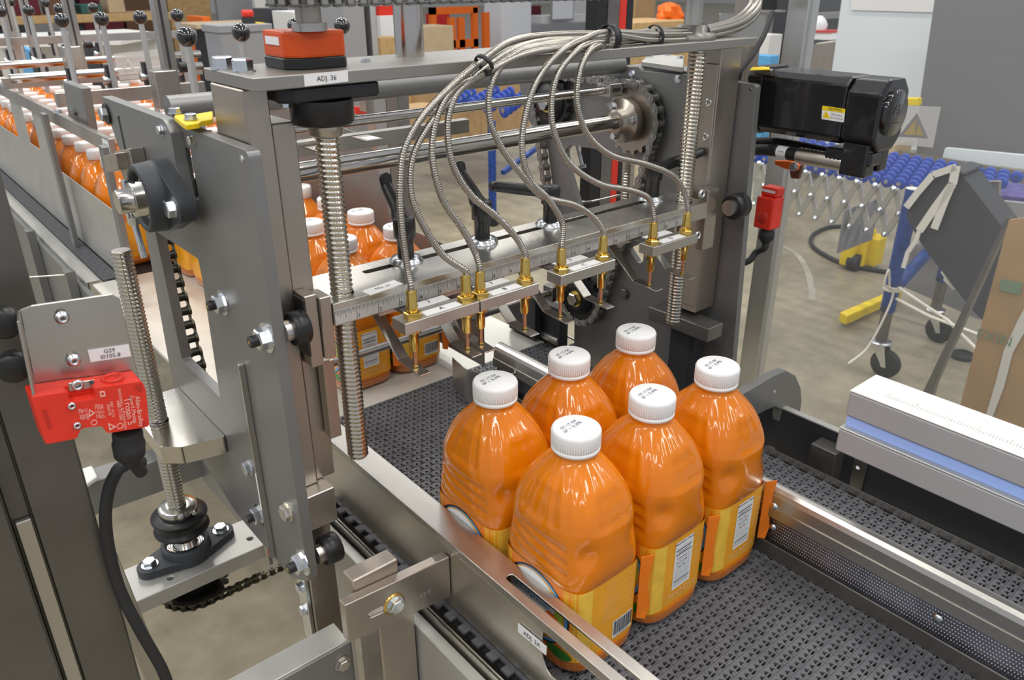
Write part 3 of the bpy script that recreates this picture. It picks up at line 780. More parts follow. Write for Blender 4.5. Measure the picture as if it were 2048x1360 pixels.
pth = [(LSX+.30, LSY-.044, zch)]+pth+[(LSX+.30, LSY+.044, zch)]
chain('roller_chain', 'oily dark roller chain running level under the grey bearing plate to the right', 'chain', [Vector(p) for p in pth], .0127, (0, 0, 1), .0105, 'chain_link_dark', 'chain_dark', closed=False)
gf = thing('grease_fitting', 'tiny red and brass air fitting at the end of the grey bearing plate', 'fitting', A(541, 1108, z=zb-.012))
MB().cyl(A(536, 1106, z=zb-.012), A(548, 1104, z=zb-.012), .004, n=12).build('body', 'brass', gf)
MB().cyl(A(540, 1104, z=zb-.008), A(540, 1096, z=zb-.008), .0035, n=12).build('red_button', 'red_bright', gf)
MB().box(*sum(([A(540, 1112, z=zb-.012)[i]-.002, A(540, 1112, z=zb-.012)[i]+.002] for i in range(2)), []), zb-.026, zb-.012).build('stem', 'steel_dark', gf)

# ------------------------------------------------------------------ top beam
BZ0, BZ1 = 1.5105, 1.522
tb_ = thing('top_beam', 'flat grey steel beam across the top of the machine with white ADJ. 36 sticker', 'beam', (.64, .73, BZ0))
MB().box(.2795, 1.011, .672, .785, BZ0, BZ1).build('beam_bar', 'beam_grey', tb_, .0008)
st = AA([(607, 150), (695, 140), (696, 163), (609, 173)], y=.6718); s_ = MB().prism(st, (0, -.0006, 0)).build('label_strip', 'white_label', tb_, label='white sticker with black lettering')
t_ = MB(); text_on(t_, 'ADJ. 36', .0062, sum(st, Vector())/4-Vector((0, .0007, 0)), (1, 0, 0), (0, 0, 1)); t_.build('lettering', 'ink', s_)
for u, v, r in ((447, 138, .0092), (487, 143, .0092)):
    MB().bolt(A(u, v, z=BZ1), (0, 0, 1), r, .010).build('bolt', 'zinc', tb_)
for u, v in ((728, 124), (735, 124)): MB().bolt(A(u, v, z=BZ1), (0, 0, 1), .0032, .003).build('bolt', 'zinc', tb_)
# round tie post standing on the beam
q = A(820, 112, z=BZ1); tp = MB().cyl((q.x, q.y, BZ1), (q.x, q.y, 1.60), .0155, n=32); solo(tp, 'tie_post', 'chrome', 'bright round steel post standing on the top beam', 'post')
# position counter
SX1, SX2, SY = .353, .908, .693
def counter():
    c = A(621, 128, z=BZ1+.003); t = thing('position_counter', 'orange position indicator box on a black base on top of the beam', 'indicator', (c.x, c.y, BZ1))
    x0, x1, y0, y1 = c.x-.030, c.x+.030, c.y-.016, c.y+.034
    b0 = [(x0, y0+.008), (x0+.014, y0-.004), (x1-.004, y0-.004), (x1, y0), (x1, y1), (x0, y1)]
    MB().prism([(a, b, BZ1) for a, b in b0], (0, 0, .010)).build('base', 'black_plastic', t, .001)
    hb = MB().prism([(a*.985+c.x*.015, b*.985+c.y*.015, BZ1+.010) for a, b in b0], (0, 0, .023)).build('housing', 'orange_housing', t, .0025, 2)
    MB().box(x0-.0004, x0+.006, y0+.014, y1-.008, BZ1+.021, BZ1+.028).build('number_window', 'white_label', hb)
    MB().cyl((SX1, SY+.012, BZ1+.033), (SX1, SY+.012, BZ1+.040), .016, n=28).build('collar', 'steel', t)
    MB().cyl((SX1, SY+.012, BZ1+.040), (SX1, SY+.012, BZ1+.058), .0115, n=28).build('shaft_stub', 'steel_warm', t)
counter()
zch2 = A(635, 12, y=SY).z
tc = []
r_ = .032; ya = SY+.012
for k in range(13): a = PI/2+PI*k/12; tc.append((SX1+r_*math.cos(a), ya+r_*math.sin(a), BZ1+.060))
for k in range(13): a = -PI/2+PI*k/12; tc.append((SX2+r_*math.cos(a), ya+r_*math.sin(a), BZ1+.060))
chain('roller_chain', 'grey roller chain running level above the top beam at the upper picture edge', 'chain', [Vector(p) for p in tc], .0127, (0, 0, 1), .0125)
for sx, lb_ in ((SX1, 'steel sprocket above the orange position indicator'), (SX2, 'steel sprocket above the right end of the top beam')):
    solo(sprocket_mb((sx, ya, BZ1+.060), (0, 0, 1), .032, 16, .006), 'sprocket', 'chain_steel', lb_, 'sprocket', 'sprockets of the chain above the beam')
rs = thing('screw_bearing', 'small dark flange bearing and stub on the beam above the right lead screw', 'bearing', (SX2, ya, BZ1))
MB().lathe([(.032, 0), (.032, .008), (.02, .010), (.02, .018), (.012, .019)], (SX2, ya, BZ1), n=36).build('flange', 'steel_dark', rs)
MB().cyl((SX2, ya, BZ1+.019), (SX2, ya, BZ1+.056), .012, n=24).build('shaft_stub', 'steel', rs)

# black bearing blocks below the beam
kb_ = thing('thrust_bearing', 'black flanged bearing block under the beam on top of the front lead screw', 'bearing', (SX1, SY+.01, 1.473))
MB().prism([(SX1+a, SY+.012+b, BZ0) for a, b in ((-.047, -.016), (-.034, -.030), (.05, -.030), (.052, -.026), (.052, .03), (-.047, .03))], (0, 0, -.014)).build('flange', 'black_plastic', kb_, .002)
MB().lathe([(.03, -.014), (.0295, -.0345), (.027, -.037), (.012, -.037)], (SX1, SY+.004, BZ0), n=40, ends=False).build('housing', 'black_plastic', kb_)
MB().lathe([(.0165, -.036), (.0165, -.046), (.014, -.048), (.0116, -.048)], (SX1, SY, BZ0), n=30).build('shaft_collar', 'steel', kb_)
MB().bolt((SX1-.037, SY-.0, BZ0-.014), (0, 0, -1), .005).build('bolt', 'zinc', kb_)

# the two front lead screws
for sx, zlo, zhi, lb_ in ((SX1, 1.104, 1.466, 'stainless lead screw passing down through the left end of the ruler bar'), (SX2, 1.113, 1.510, 'stainless lead screw passing down through the right end of the ruler bar')):
    t = thing('lead_screw', lb_, 'lead screw', (sx, SY, zlo), 'lead screws of the ruler bar')
    thread_rod(MB(), (sx, SY), zlo, zhi, .0118, .0051, n=24).build('threaded_shaft', 'screw_steel', t)
    del t['group']
# grey cross pipe behind the beam
ya_ = .9; p0, p1 = A(300, 215, y=ya_), A(1055, 151, y=ya_); zz = (p0.z+p1.z)/2
solo(MB().cyl((.276, ya_, zz), (.985, ya_, zz), .0135, n=32), 'cross_pipe', 'plate', 'thick grey round cross pipe just behind the top beam', 'pipe')
# ------------------------------------------------------------------ ruler bar
RX0, RX1, RY0, RY1, RZ0, RZ1 = .330, .935, .670, .757, 1.279, 1.303
rb = thing('ruler_bar', 'horizontal steel bar with inch ruler on its front and a long top slot', 'bar', (.63, .71, RZ0))
ye = A(1050, 440, z=RZ1).y
sA, sB = A(765, 565, z=RZ1), A(1330, 405, z=RZ1)
ys = .7315; slot = roundpoly([(sA.x, ys-.0055, RZ1), (sB.x+.01, ys-.0055, RZ1), (sB.x+.01, ys+.0055, RZ1), (sA.x, ys+.0055, RZ1)], .005)
h1 = circ((SX1, SY, RZ1), (0, 0, 1), .0122, 24); h2 = circ((SX2, SY, RZ1), (0, 0, 1), .0122, 24)
MB().prism([(RX0, RY0, RZ1), (RX1, RY0, RZ1), (RX1, RY1, RZ1), (RX0, RY1, RZ1)], (0, 0, RZ0-RZ1), [slot, h1, h2]).build('bar_body', 'steel_y', rb, .0008)
rz0, rz1 = 1.2805, 1.2955
ru = MB().box(RX0+.0005, .8775, RY0-.0007, RY0-.0001, rz0, rz1).build('ruler_strip', 'ruler_face', rb, label='matt inch ruler with black marks')
tm = MB(); yf = RY0-.0009
for k in range(21*16+8):
    x = RX0+k*.0254/16
    if x > .8765: break
    L_ = .0148 if k % 16 == 0 else .0095 if k % 8 == 0 else .0075 if k % 4 == 0 else .006 if k % 2 == 0 else .0042
    wd = .0003 if k % 16 else .0004
    tm.add([(x-wd/1.6, yf, rz1-L_), (x+wd/1.6, yf, rz1-L_), (x+wd/1.6, yf, rz1), (x-wd/1.6, yf, rz1)], [(0, 1, 2, 3)])
o = tm.build('ruler_marks', 'ink', ru); o['kind'] = 'stuff'
for n_ in range(1, 22):
    tn = MB(); text_on(tn, str(n_), .0062, (RX0+n_*.0254+(.0026 if n_ < 10 else .004), yf, rz0+.0035), (1, 0, 0), (0, 0, 1), 0); tn.build('ruler_number', 'ink', ru)
lb1 = AA([(723, 582), (788, 560), (806, 567), (741, 590)], z=RZ1+.0006)
s_ = MB().prism(lb1, (0, 0, -.0006)).build('label_strip', 'white_label', rb, label='white sticker reading ADJ. 37')
t_ = MB(); text_on(t_, 'ADJ. 37', .0062, sum(lb1, Vector())/4, (1, 0, 0), (0, 1, 0)); t_.build('lettering', 'ink', s_)
# end blocks
eb = thing('end_block', 'steel clamp block joining the ruler bar to the left guide bar', 'block', (.315, .69, 1.24))
MB().box(.303, .3165, .676, .699, 1.238, 1.316).build('block', 'steel_warm', eb, .0008)
MB().box(.3170, .3295, .672, .699, 1.245, 1.312).build('block', 'steel_warm', eb, .0008)
MB().box(.300, .3028, .674, .699, 1.252, 1.314).build('wear_pad', 'black_plastic', eb, .0006)
eb2 = thing('end_block', 'steel clamp block joining the ruler bar to the right column', 'block', (.955, .69, 1.23))
MB().box(RX1+.001, .962, .672, .6895, 1.2275, 1.3185).build('block', 'steel_warm', eb2, .0012)
for u, v in ((1402, 387), (1393, 470)):
    c = A(u, v, y=.672); MB().lathe([(.0062, 0), (.0062, .004), (.0035, .0042), (.0035, .0015)], c, (0, -1, 0), n=20, ends=False).build('socket_screw', 'zinc', eb2)
q = A(1452, 410, x=1.0); follower('black cam roller at the right end of the ruler bar', .655, 1.291, .972, .998, .0185)

# ------------------------------------------------------------------ clamp levers on the ruler bar
def lever(label, x, ang, tilt=.16, ln=.085, el=0.):
    t = thing('clamp_lever', label, 'lever', (x, ys, RZ1), None)
    MB().lathe([(.0195, 0), (.0195, .0025), (.017, .0035), (.017, .006), (.011, .0065)], (x, ys, RZ1), n=36).build('washer', 'zinc', t)
    MB().lathe([(.0095, .006), (.0095, .028), (.0125, .030), (.0125, .050), (.011, .0525), (.005, .053), (.004, .051), (.0001, .051)], (x, ys, RZ1), n=28).build('hub', 'black_plastic', t)
    d = Vector((math.cos(ang), math.sin(ang), 0)); s = Vector((-d.y, d.x, 0)); c = Vector((x, ys, RZ1+.041))
    prof = [(-.006, .0105, .0115, 0), (.014, .0098, .010, .004), (.024, .0075, .0085, .009), (.05, .0068, .0075, .014), (ln*.93, .0078, .0068, .0185+tilt*.02), (ln, .0058, .005, .019+tilt*.02)]
    b = MB(); vs = []
    for L_, w_, h_, up in prof:
        ce, se = (math.cos(el), math.sin(el)) if L_ > .01 else (math.cos(el*.4), math.sin(el*.4))
        m = c+d*(L_*ce-up*se)+Vector((0, 0, up*ce+L_*se)); nz = d*(-se)+Vector((0, 0, ce))
        for k in range(8): a = PI*k/4+PI/8; vs.append(m+s*w_*1.05*math.cos(a)+nz*h_*1.05*math.sin(a))
    n = 8; b.add(vs, [(k*n+i, k*n+(i+1) % n, (k+1)*n+(i+1) % n, (k+1)*n+i) for k in range(len(prof)-1) for i in range(n)]+[list(range(n))[::-1], list(range(len(vs)-n, len(vs)))])
    b.build('handle', 'black_plastic', t, .0012)
x1_ = [A(u, v, y=ys).x for u, v in ((814, 545), (965, 500), (1100, 462), (1303, 408))]
lever('black clamp lever on the ruler bar nearest the ADJ. 37 sticker', x1_[0], 1.5, ln=.062, el=.55)
lever('black clamp lever pointing up and back above the ruler numbers 8 and 9', x1_[1], 1.6, ln=.062, el=.5)
lever('black clamp lever swung far to the left above ruler number 12', x1_[2], PI*.955, ln=.09)
lever('black clamp lever pointing right over the right lead screw', x1_[3], -.32, ln=.082)

# ------------------------------------------------------------------ sensor brackets, brass sensors, fingers, conduits
pens = [(825, 612), (932, 585), (960, 562), (1050, 537), (1122, 532), (1205, 497), (1305, 462), (1372, 444)]
YP = .632; ZT = 1.2835
px_ = [A(u, v, y=YP).x for u, v in ((825, 630), (932, 603), (960, 580), (1050, 555), (1122, 550), (1205, 515), (1305, 480), (1372, 462))]
letters = ['A', 'B', 'C', 'D']
conds = [
 [(1215, 68), (1100, 70), (1020, 84), (955, 128), (890, 185), (840, 240), (808, 300), (800, 370), (803, 450), (815, 540), (823, 597)],
 [(1215, 78), (1110, 80), (1030, 98), (962, 142), (900, 200), (852, 260), (824, 320), (822, 390), (846, 450), (886, 510), (919, 550), (932, 575)],
 [(1215, 86), (1110, 90), (1035, 106), (965, 148), (918, 168), (884, 210), (866, 270), (866, 330), (886, 400), (926, 460), (950, 505), (959, 550)],
 [(1215, 90), (1120, 96), (1040, 112), (975, 145), (925, 175), (903, 210), (895, 260), (906, 330), (942, 390), (992, 432), (1032, 475), (1049, 523)],
 [(1215, 64), (1170, 78), (1120, 105), (1075, 160), (1051, 230), (1044, 300), (1060, 360), (1098, 400), (1124, 445), (1124, 518)],
 [(1215, 72), (1100, 88), (1030, 108), (986, 160), (978, 230), (1000, 290), (1040, 345), (1085, 392), (1150, 410), (1190, 438), (1205, 485)],
 [(1215, 82), (1180, 88), (1150, 105), (1115, 150), (1103, 210), (1110, 270), (1142, 330), (1200, 368), (1260, 380), (1298, 398), (1308, 448)],
 [(1215, 92), (1195, 92), (1175, 108), (1158, 150), (1155, 210), (1176, 270), (1222, 310), (1290, 328), (1343, 350), (1366, 380), (1373, 430)]]
pl = ['left', 'right']
for k in range(4):
    xa, xb = px_[2*k], px_[2*k+1]
    t = thing('sensor_bracket', 'steel bracket with white sticker %s holding two brass sensors under the ruler bar' % letters[k] if k < 3 else 'steel bracket holding the two brass sensors at the right end of the ruler bar', 'bracket', ((xa+xb)/2, .66, ZT-.013))
    MB().box(xa-.017 if k == 0 else xa-.011, xb+.011, YP-.012, YP+.013, ZT-.013, ZT).build('front_bar', 'steel', t, .0006)
    MB().box(xa+.006, xb-.006, YP+.013, RY1-.005, ZT-.0085, RZ0-.0006).build('arm_plate', 'steel_dark', t, .0004)
    MB().box(xa-.012, xb+.008, RY0+.008, RY1-.004, ZT-.012, RZ0-.0005).build('clamp_plate', 'steel', t, .0004)
    for (ya0, ya1, body_) in ((YP-.009, YP+.003, letters[k]), (YP+.013, YP+.027, '7')):
        xm0, xm1 = xa+.0115, xb-.0115
        s_ = MB().box(xm0+(0 if ya0 < YP else -.002), xm1, ya0, ya1, ZT, ZT+.0008).build('label_strip', 'white_label', t)
        t_ = MB(); text_on(t_, body_, .009, ((xm0+xm1)/2, (ya0+ya1)/2, ZT+.001), (1, 0, 0), (0, 1, 0)); t_.build('letter', 'ink', s_)
    for j, xx in enumerate((xa, xb)):
        # bent finger strip: runs from the clamp plate forward and down to a foot under the probe
        b = MB(); pa = [(.715, 1.273), (.655, 1.2265), (.614, 1.2235)]; wv = .0068
        for (y0, z0), (y1, z1) in zip(pa, pa[1:]): b.bar((xx, y0, z0), (xx, y1, z1), wv*2, .0016, up=(0, 0, 1))
        b.build('finger', 'steel', t, .0003)
        MB().cyl((xx, .614, 1.2227), (xx, .614, 1.2243), wv, n=18).build('finger_tip', 'steel', t) if 0 else None
    for j, xx in enumerate((xa, xb)):
        i = 2*k+j
        g = thing('brass_sensor', ['leftmost', 'second', 'third', 'fourth', 'fifth', 'sixth', 'seventh', 'rightmost'][i]+' of the eight brass sensors along the ruler bar, with copper probe tip', 'sensor', (xx, YP, 1.226), None)
        MB().hexa((xx, YP, ZT), (0, 0, 1), .0095, .006).build('hex_nut', 'brass', g)
        MB().lathe([(.0052, .006), (.0062, .0085), (.0062, .0125), (.0055, .014), (.0055, .028), (.005, .029)], (xx, YP, ZT), n=20).build('fitting', 'brass', g)
        MB().lathe([(.0085, -.0135), (.0085, -.017), (.0055, -.0185), (.0048, -.036), (.004, -.038)], (xx, YP, ZT), n=20).build('sleeve', 'brass', g)
        MB().cyl((xx, YP, ZT-.038), (xx, YP, 1.2285), .0023, n=12).build('probe', 'copper', g)
        MB().cyl((xx, YP, 1.2285), (xx, YP, 1.2262), .0031, n=12).build('probe_ring', 'brass', g)
        # flexible metal conduit
        pts = conds[i]; n = len(pts); P_ = []
        for m, (u, v) in enumerate(pts[::-1]):
            f = m/(n-1); yv = YP if m == 0 else YP+.002+(.655-YP)*min(1, f*1.1) if m < n-1 else .69
            if m == 0: P_ += [Vector((xx, YP, ZT+.027)), Vector((xx, YP, ZT+.034))]; continue
            if m == 1 and (A(u, v, y=yv)-P_[-1]).length < .012: continue
            dd = 0
            if v < 112: dd = (112-v)/40*.028
            P_.append(A(u, v, y=min(.69, yv+dd)))
        oy = (i % 4-1.5)*.0066; oz = (i//4)*.0066
        for u, v, y in ((1300, 74, .70), (1395, 70, .705), (1470, 52, .72), (1508, 20, .75), (1508, -25, .78)):
            q = A(u, v, y=y); P_.append(q+Vector((0, oy*.8, oz-.003+(.0028 if i % 2 else 0))))
        path = resample(crom(P_, 14), .0008)
        c = MB().tube(path, .0036, n=10, rf=lambda L, i_: (1.06, 1.06, .76)[i_ % 3])
        solo(c, 'flexible_conduit', 'conduit', 'flexible steel conduit looping down to the %s of the eight brass sensors' % ['leftmost', 'second', 'third', 'fourth', 'fifth', 'sixth', 'seventh', 'rightmost'][i], 'conduit')
# cable ties around the bundle
for u, v, y, r, nm in ((968, 127, .645, .0105, 'narrow black cable tie around the conduits in front of the beam'), (1218, 77, .69, .0165, 'wide shiny black band around the conduit bundle above the beam'), (1308, 75, .70, .0155, 'thin black cable tie around the conduit bundle above the beam'), (1396, 70, .705, .0165, 'wide black clip around the conduit bundle by the right screw')):
    c = A(u, v, y=y); wd = .005 if 'wide' in nm else .002; ax = Vector((1, 0, 0)) if u > 1000 else Vector((.75, .1, .6))
    ax.normalize(); b = MB(); b.lathe([(r-.0015, -wd), (r, -wd), (r, wd), (r-.0015, wd)], c, ax, n=28, ends=False); b.obox(c+Vector((0, -.6, -.8))*r, (.002, 0, 0), (0, .003, 0), (0, 0, .003))
    solo(b, 'cable_tie', 'black_plastic', nm, 'cable tie')
# ------------------------------------------------------------------ right machine side
rp = thing('side_plate', 'large grey side plate on the right of the machine behind the chain loop', 'machine plate', (.99, .9, .9))
XR = .985
o_ = AA([(1030, 125), (1277, 134), (1284, 142), (1374, 150), (1372, 800), (1190, 800), (1148, 700), (1150, 560), (1118, 470), (1096, 300), (1050, 230)], x=XR)
w1 = AA([(1140, 290), (1205, 300), (1290, 322), (1288, 345), (1272, 430), (1255, 468), (1200, 480), (1166, 440), (1134, 330), (1130, 300)], x=XR)
w2 = AA([(1257, 497), (1290, 482), (1286, 522), (1281, 527), (1275, 525)], x=XR)
MB().prism(o_, (.011, 0, 0), [roundpoly(w1, .006), roundpoly(w2, .002)]).build('plate', 'plate', rp, .0008)
for u, v, r in ((1264, 147, .0052), (1243, 142, .002), (1356, 158, .005), (1250, 586, .0095)):
    MB().bolt(A(u, v, x=XR), (-1, 0, 0), r, r*.5).build('bolt', 'steel_dark' if r > .009 else 'zinc', rp)
# gearbox like cover behind
gb = thing('cover_box', 'grey cover box with pale lid and bolts behind the right end of the top beam', 'cover', (1.03, .9, 1.38))
zz_ = 1.478
c_ = AA([(1283, 122), (1300, 106), (1368, 112), (1367, 134)], z=zz_)
MB().prism(c_, (0, 0, -.008)).build('lid', 'plate_light', gb, .001)
MB().box(.998, 1.06, .76, .90, 1.39, zz_-.0085).build('box', 'plate', gb, .001)
for u, v in ((1299, 117), (1335, 114), (1360, 120)): MB().bolt(A(u, v-3, z=zz_), (0, 0, 1), .005).build('bolt', 'zinc', gb)
# right column
rc = thing('column', 'brownish steel column carrying the right end of the top beam', 'column', (.97, .71, 1.1))
MB().box(.9635, 1.0115, .694, .752, 1.112, 1.510).build('upright', 'steel_warm', rc, .0012)
g0, g1 = A(1425, 130, x=.9635), A(1405, 300, x=.9635)
MB().box(.959, .9632, .694, .716, 1.125, 1.488).build('guide_strip', 'steel_warm', rc, .0008)
for u, v in ((1417, 205), (1411, 274)):
    c = A(u, v, x=.959); MB().lathe([(.0055, 0), (.0055, .0012), (.003, .0013), (.003, -.001)], c, (-1, 0, 0), n=20, ends=False).build('socket_screw', 'zinc', rc)
lbk = thing('support_block', 'dark steel support block under the right column', 'block', (.97, .7, 1.088))
c = A(1417, 658, x=.945); e = A(1446, 649, y=c.y); bkk = A(1298, 612, x=.945)
MB().box(.945, e.x, c.y, bkk.y, c.z-.0235, c.z-.0003).build('block', 'steel_dark', lbk, .0008)
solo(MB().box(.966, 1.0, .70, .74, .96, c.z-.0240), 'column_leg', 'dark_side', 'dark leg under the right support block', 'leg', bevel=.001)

# motor plate
mp = thing('motor_plate', 'tall grey plate with rounded corner in front of the black servo motor', 'machine plate', (1.02, .7, .86))
pp = [Vector((1.015, .667, 1.4595)), Vector((1.015, .640, .86)), Vector((1.015, .76, .86)), Vector((1.015, .76, 1.4595))]
MB().prism(roundpoly(pp, .007, only={0: .007}), (.012, 0, 0)).build('plate', 'plate', mp, .0008)
MB().lathe([(.003, 0), (.0022, .0006)], A(1501, 179, x=1.015), (-1, 0, 0), n=14).build('screw', 'steel_dark', mp)

# servo motor along -y
mo = thing('servo_motor', 'black servo motor with yellow caution sticker sticking out beyond the motor plate', 'motor', (1.09, .58, 1.37))
xa, xb, ya, yb, za, zb_ = 1.047, 1.118, .705, .548, 1.388, 1.4765
def octo(x0, x1, z0, z1, c, y): return [(x0+c, y, z0), (x1-c, y, z0), (x1, y, z0+c), (x1, y, z1-c), (x1-c, y, z1), (x0+c, y, z1), (x0, y, z1-c), (x0, y, z0+c)]
MB().prism(octo(xa, xb, za, zb_, .010, ya), (0, yb-ya, 0)).build('body', 'black_paint', mo, .002)
MB().prism(octo(xa-.003, xb+.003, za-.003, zb_+.003, .012, .70), (0, -.022, 0)).build('mount_flange', 'black_paint', mo, .001)
yc0, yc1 = .547, .498
MB().prism(octo(xa+.0002, xb+.004, za-.006, zb_+.0, .018, yc0), (0, yc1-yc0, 0)).build('encoder_cap', 'black_paint', mo, .004, 2)
bd = MB().lathe([(.0305, 0), (.0305, .004), (.0285, .006), (.001, .0065)], (1.084, yc1, 1.433), (0, -1, 0), n=44).build('badge', 'black_gloss', mo)
t_ = MB(); text_on(t_, 'AB', .018, (1.084, yc1-.0068, 1.437), (1, 0, 0), (0, 0, 1)); t_.box(1.070, 1.098, yc1-.0072, yc1-.0066, 1.4195, 1.4205); t_.build('badge_lettering', 'steel_dark', bd)
MB().box(1.056, 1.106, .502, .57, 1.362, 1.3815).build('connector_base', 'black_paint', mo, .004, 2)
for u, v in ((1528, 150),): MB().cyl((1.046, .69, 1.4735), (1.046, .662, 1.4735), .005, n=18).build('cap_screw', 'steel_dark', mo)
cs = AA([(1645, 211), (1691, 218), (1688, 245), (1643, 238)], x=xa-.0006); cs = roundpoly(cs, .002)
s_ = MB().prism(cs, (-.0005, 0, 0)).build('caution_sticker', 'white_label', mo)
ct = AA([(1645, 211), (1691, 218), (1690, 226.5), (1644, 219.5)], x=xa-.0011); MB().prism(roundpoly(ct, .0015), (-.0003, 0, 0)).build('sticker_band', 'yellow', s_)
tr = AA([(1652, 221), (1661, 237), (1645, 235)], x=xa-.0011); MB().prism(tr, (-.0003, 0, 0)).build('warning_triangle', 'yellow', s_)
t_ = MB(); ey = ct[0]-ct[3]; ex_ = ct[1]-ct[0]
text_on(t_, 'CAUTION', .0045, A(1670, 219, x=xa-.0018), ex_, ey); text_on(t_, 'Hot surface.', .0032, A(1674, 230, x=xa-.0016), ex_, ey); text_on(t_, 'Do not touch.', .0032, A(1674, 236.5, x=xa-.0016), ex_, ey)
text_on(t_, '!', .006, A(1652, 231, x=xa-.0018), ex_, ey); t_.build('lettering', 'ink', s_)
MB().prism(AA([(1505, 134), (1537, 132), (1540, 138), (1500, 139)], z=1.4795), (0, 0, -.0012)).build('yellow_tag', 'yellow', mo)
# connectors and cables below the motor
cn = thing('motor_connector', 'ribbed metal cable connector with black elbow under the servo motor', 'connector', (1.07, .55, 1.34))
def ybar(y0, y1, x, z, r, name, m_, n=24, prof=None):
    return MB().lathe(prof or [(r, 0), (r, abs(y1-y0))], (x, y0, z), (0, -1 if y1 < y0 else 1, 0), n=n).build(name, m_, cn)
q0, q1 = A(1597, 308, x=1.066), A(1690, 330, x=1.066); zc_ = (q0.z+q1.z)/2
pr = []
L_ = q0.y-q1.y
for k in range(25):
    h = L_*k/24; pr.append((.0118*(1 if k % 2 else .93), h))
ybar(q0.y, q1.y, 1.066, zc_, .0118, 'ribbed_shell', 'brass' if 0 else 'zinc_warm', prof=pr)
MB().box(1.052, 1.080, q1.y-.036, q1.y+.001, zc_-.013, zc_+.032).build('elbow', 'black_paint', cn, .003, 2)
MB().box(1.084, 1.106, q1.y-.040, q1.y-.008, zc_-.008, zc_+.032).build('elbow', 'black_paint', cn, .003, 2)
ybar(q0.y+.016, q0.y, 1.066, zc_, .0095, 'boot', 'black_plastic')
c2 = MB().lathe([(.0088, 0), (.0088, .016)], (1.066, q0.y+.033, zc_+.001), (0, -1, 0), n=24).build('cable_marker', 'white_label', cn)
t_ = MB(); text_on(t_, 'M1 800', .003, (1.066-.0089, q0.y+.024, zc_+.003), (0, -1, 0), (0, 0, 1)); t_.build('lettering', 'ink', c2)
pts = crom([A(1597, 308, x=1.066)+Vector((0, .04, 0)), A(1560, 302, x=1.07), A(1530, 300, x=1.08), A(1500, 300, x=1.1)], 8)
solo(MB().tube(pts, .0085, 14), 'motor_cable', 'rubber', 'thick black lower cable running into the ribbed metal connector', 'cable')
pts = crom([A(1690, 316, x=1.10), A(1650, 304, x=1.10), A(1600, 293, x=1.10), A(1550, 285, x=1.10), A(1500, 284, x=1.12)], 8)
solo(MB().tube(pts, .0075, 14), 'motor_cable', 'rubber', 'thin black upper cable just under the servo motor', 'cable')
# red safety switch on the right
rs2 = thing('safety_switch', 'small red safety switch with black cable gland on the far side of the motor plate', 'switch', (1.115, .68, 1.23))
f = [A(1513, 392, x=1.10), A(1546, 398, x=1.10), A(1541, 461, x=1.10), A(1506, 456, x=1.10)]
yA, yB = (f[0].y+f[3].y)/2, (f[1].y+f[2].y)/2; zA, zB = (f[2].z+f[3].z)/2, (f[0].z+f[1].z)/2
hb = MB().box(1.10, 1.131, yB, yA, zA, zB).build('housing', 'red_box', rs2, .003, 2)
MB().box(1.108, 1.131, yB+.001, yA-.001, zB+.0002, zB+.015).build('head', 'red_box', rs2, .002)
MB().lathe([(.0095, 0), (.0085, .0012), (.0001, .0013)], (1.10, (yA+yB)/2, (zA+zB)/2-.007), (-1, 0, 0), n=24).build('knockout', 'red_dark', hb)
MB().box(1.107, 1.1078, yB+.004, yA-.003, zB+.007, zB+.011).build('label_strip', 'white_label', rs2)
MB().box(1.100, 1.1012, yA-.004, yA+.006, zB-.008, zB+.028).build('actuator_bracket', 'clear_bracket', rs2)
ym = (yA+yB)/2-.002
MB().lathe([(.011, 0), (.0105, -.006), (.0125, -.008), (.0125, -.018), (.009, -.022), (.006, -.026)], (1.115, ym, zA), (0, 0, 1), n=14).build('cable_gland', 'rubber', rs2)
pts = crom([(1.115, ym, zA-.024), (1.113, ym-.001, zA-.034), A(1512, 505, x=1.11), A(1500, 520, x=1.10), A(1483, 527, x=1.09), A(1470, 530, x=1.08)], 8)
solo(MB().tube(pts, .0055, 12), 'switch_cable', 'rubber', 'short black cable curling down from the small red switch at right', 'cable')
# orange valve handle
vh = thing('valve_handle', 'faded orange valve lever below the motor cables', 'handle', A(1575, 340, x=1.13))
MB().prism(AA([(1549, 321), (1580, 322), (1598, 330), (1594, 341), (1570, 338), (1549, 329)], x=1.13), (.006, 0, 0)).build('lever', 'orange_bright', vh, .001)
MB().prism(AA([(1578, 336), (1604, 330), (1596, 358), (1581, 357)], x=1.137), (.008, 0, 0)).build('stop', 'brown', vh, .001)
MB().bolt(A(1588, 334, x=1.13), (-1, 0, 0), .006).build('bolt', 'zinc', vh)

# aluminium posts of the guard
ap = thing('guard_post', 'tall aluminium guard post to the right of the motor plate', 'post', (1.32, .79, 0))
MB().box(1.30, 1.335, .772, .812, 0, 1.9).build('extrusion', 'alu', ap, .002)
MB().box(1.2995, 1.3355, .786, .797, .0, 1.899).build('slot', 'grey_paint', ap) if 0 else None
ap2 = thing('guard_post', 'steel post directly behind the top end of the black motor', 'post', (1.32, .9, 0))
MB().box(1.25, 1.285, .845, .885, 0, 1.9).build('post_tube', 'steel_warm', ap2, .002)
gp = thing('guard_window', 'clear plastic guard panel right of the aluminium post, with a warning sign', 'guard panel', (1.31, .3, .4))
MB().box(1.307, 1.312, -.4, .771, .4, 1.9).build('clear_sheet', 'clear_guard', gp)
sg = AA([(1791, 209), (1882, 214), (1866, 295), (1775, 288)], x=1.3066); s_ = MB().prism(sg, (-.0005, 0, 0)).build('warning_sign', 'clear_sign', gp, label='faded translucent warning sign with exclamation triangle')
tri = AA([(1834, 226), (1856, 276), (1797, 273)], x=1.3059); tri2 = AA([(1833, 238), (1848, 271), (1806, 269)], x=1.3059)
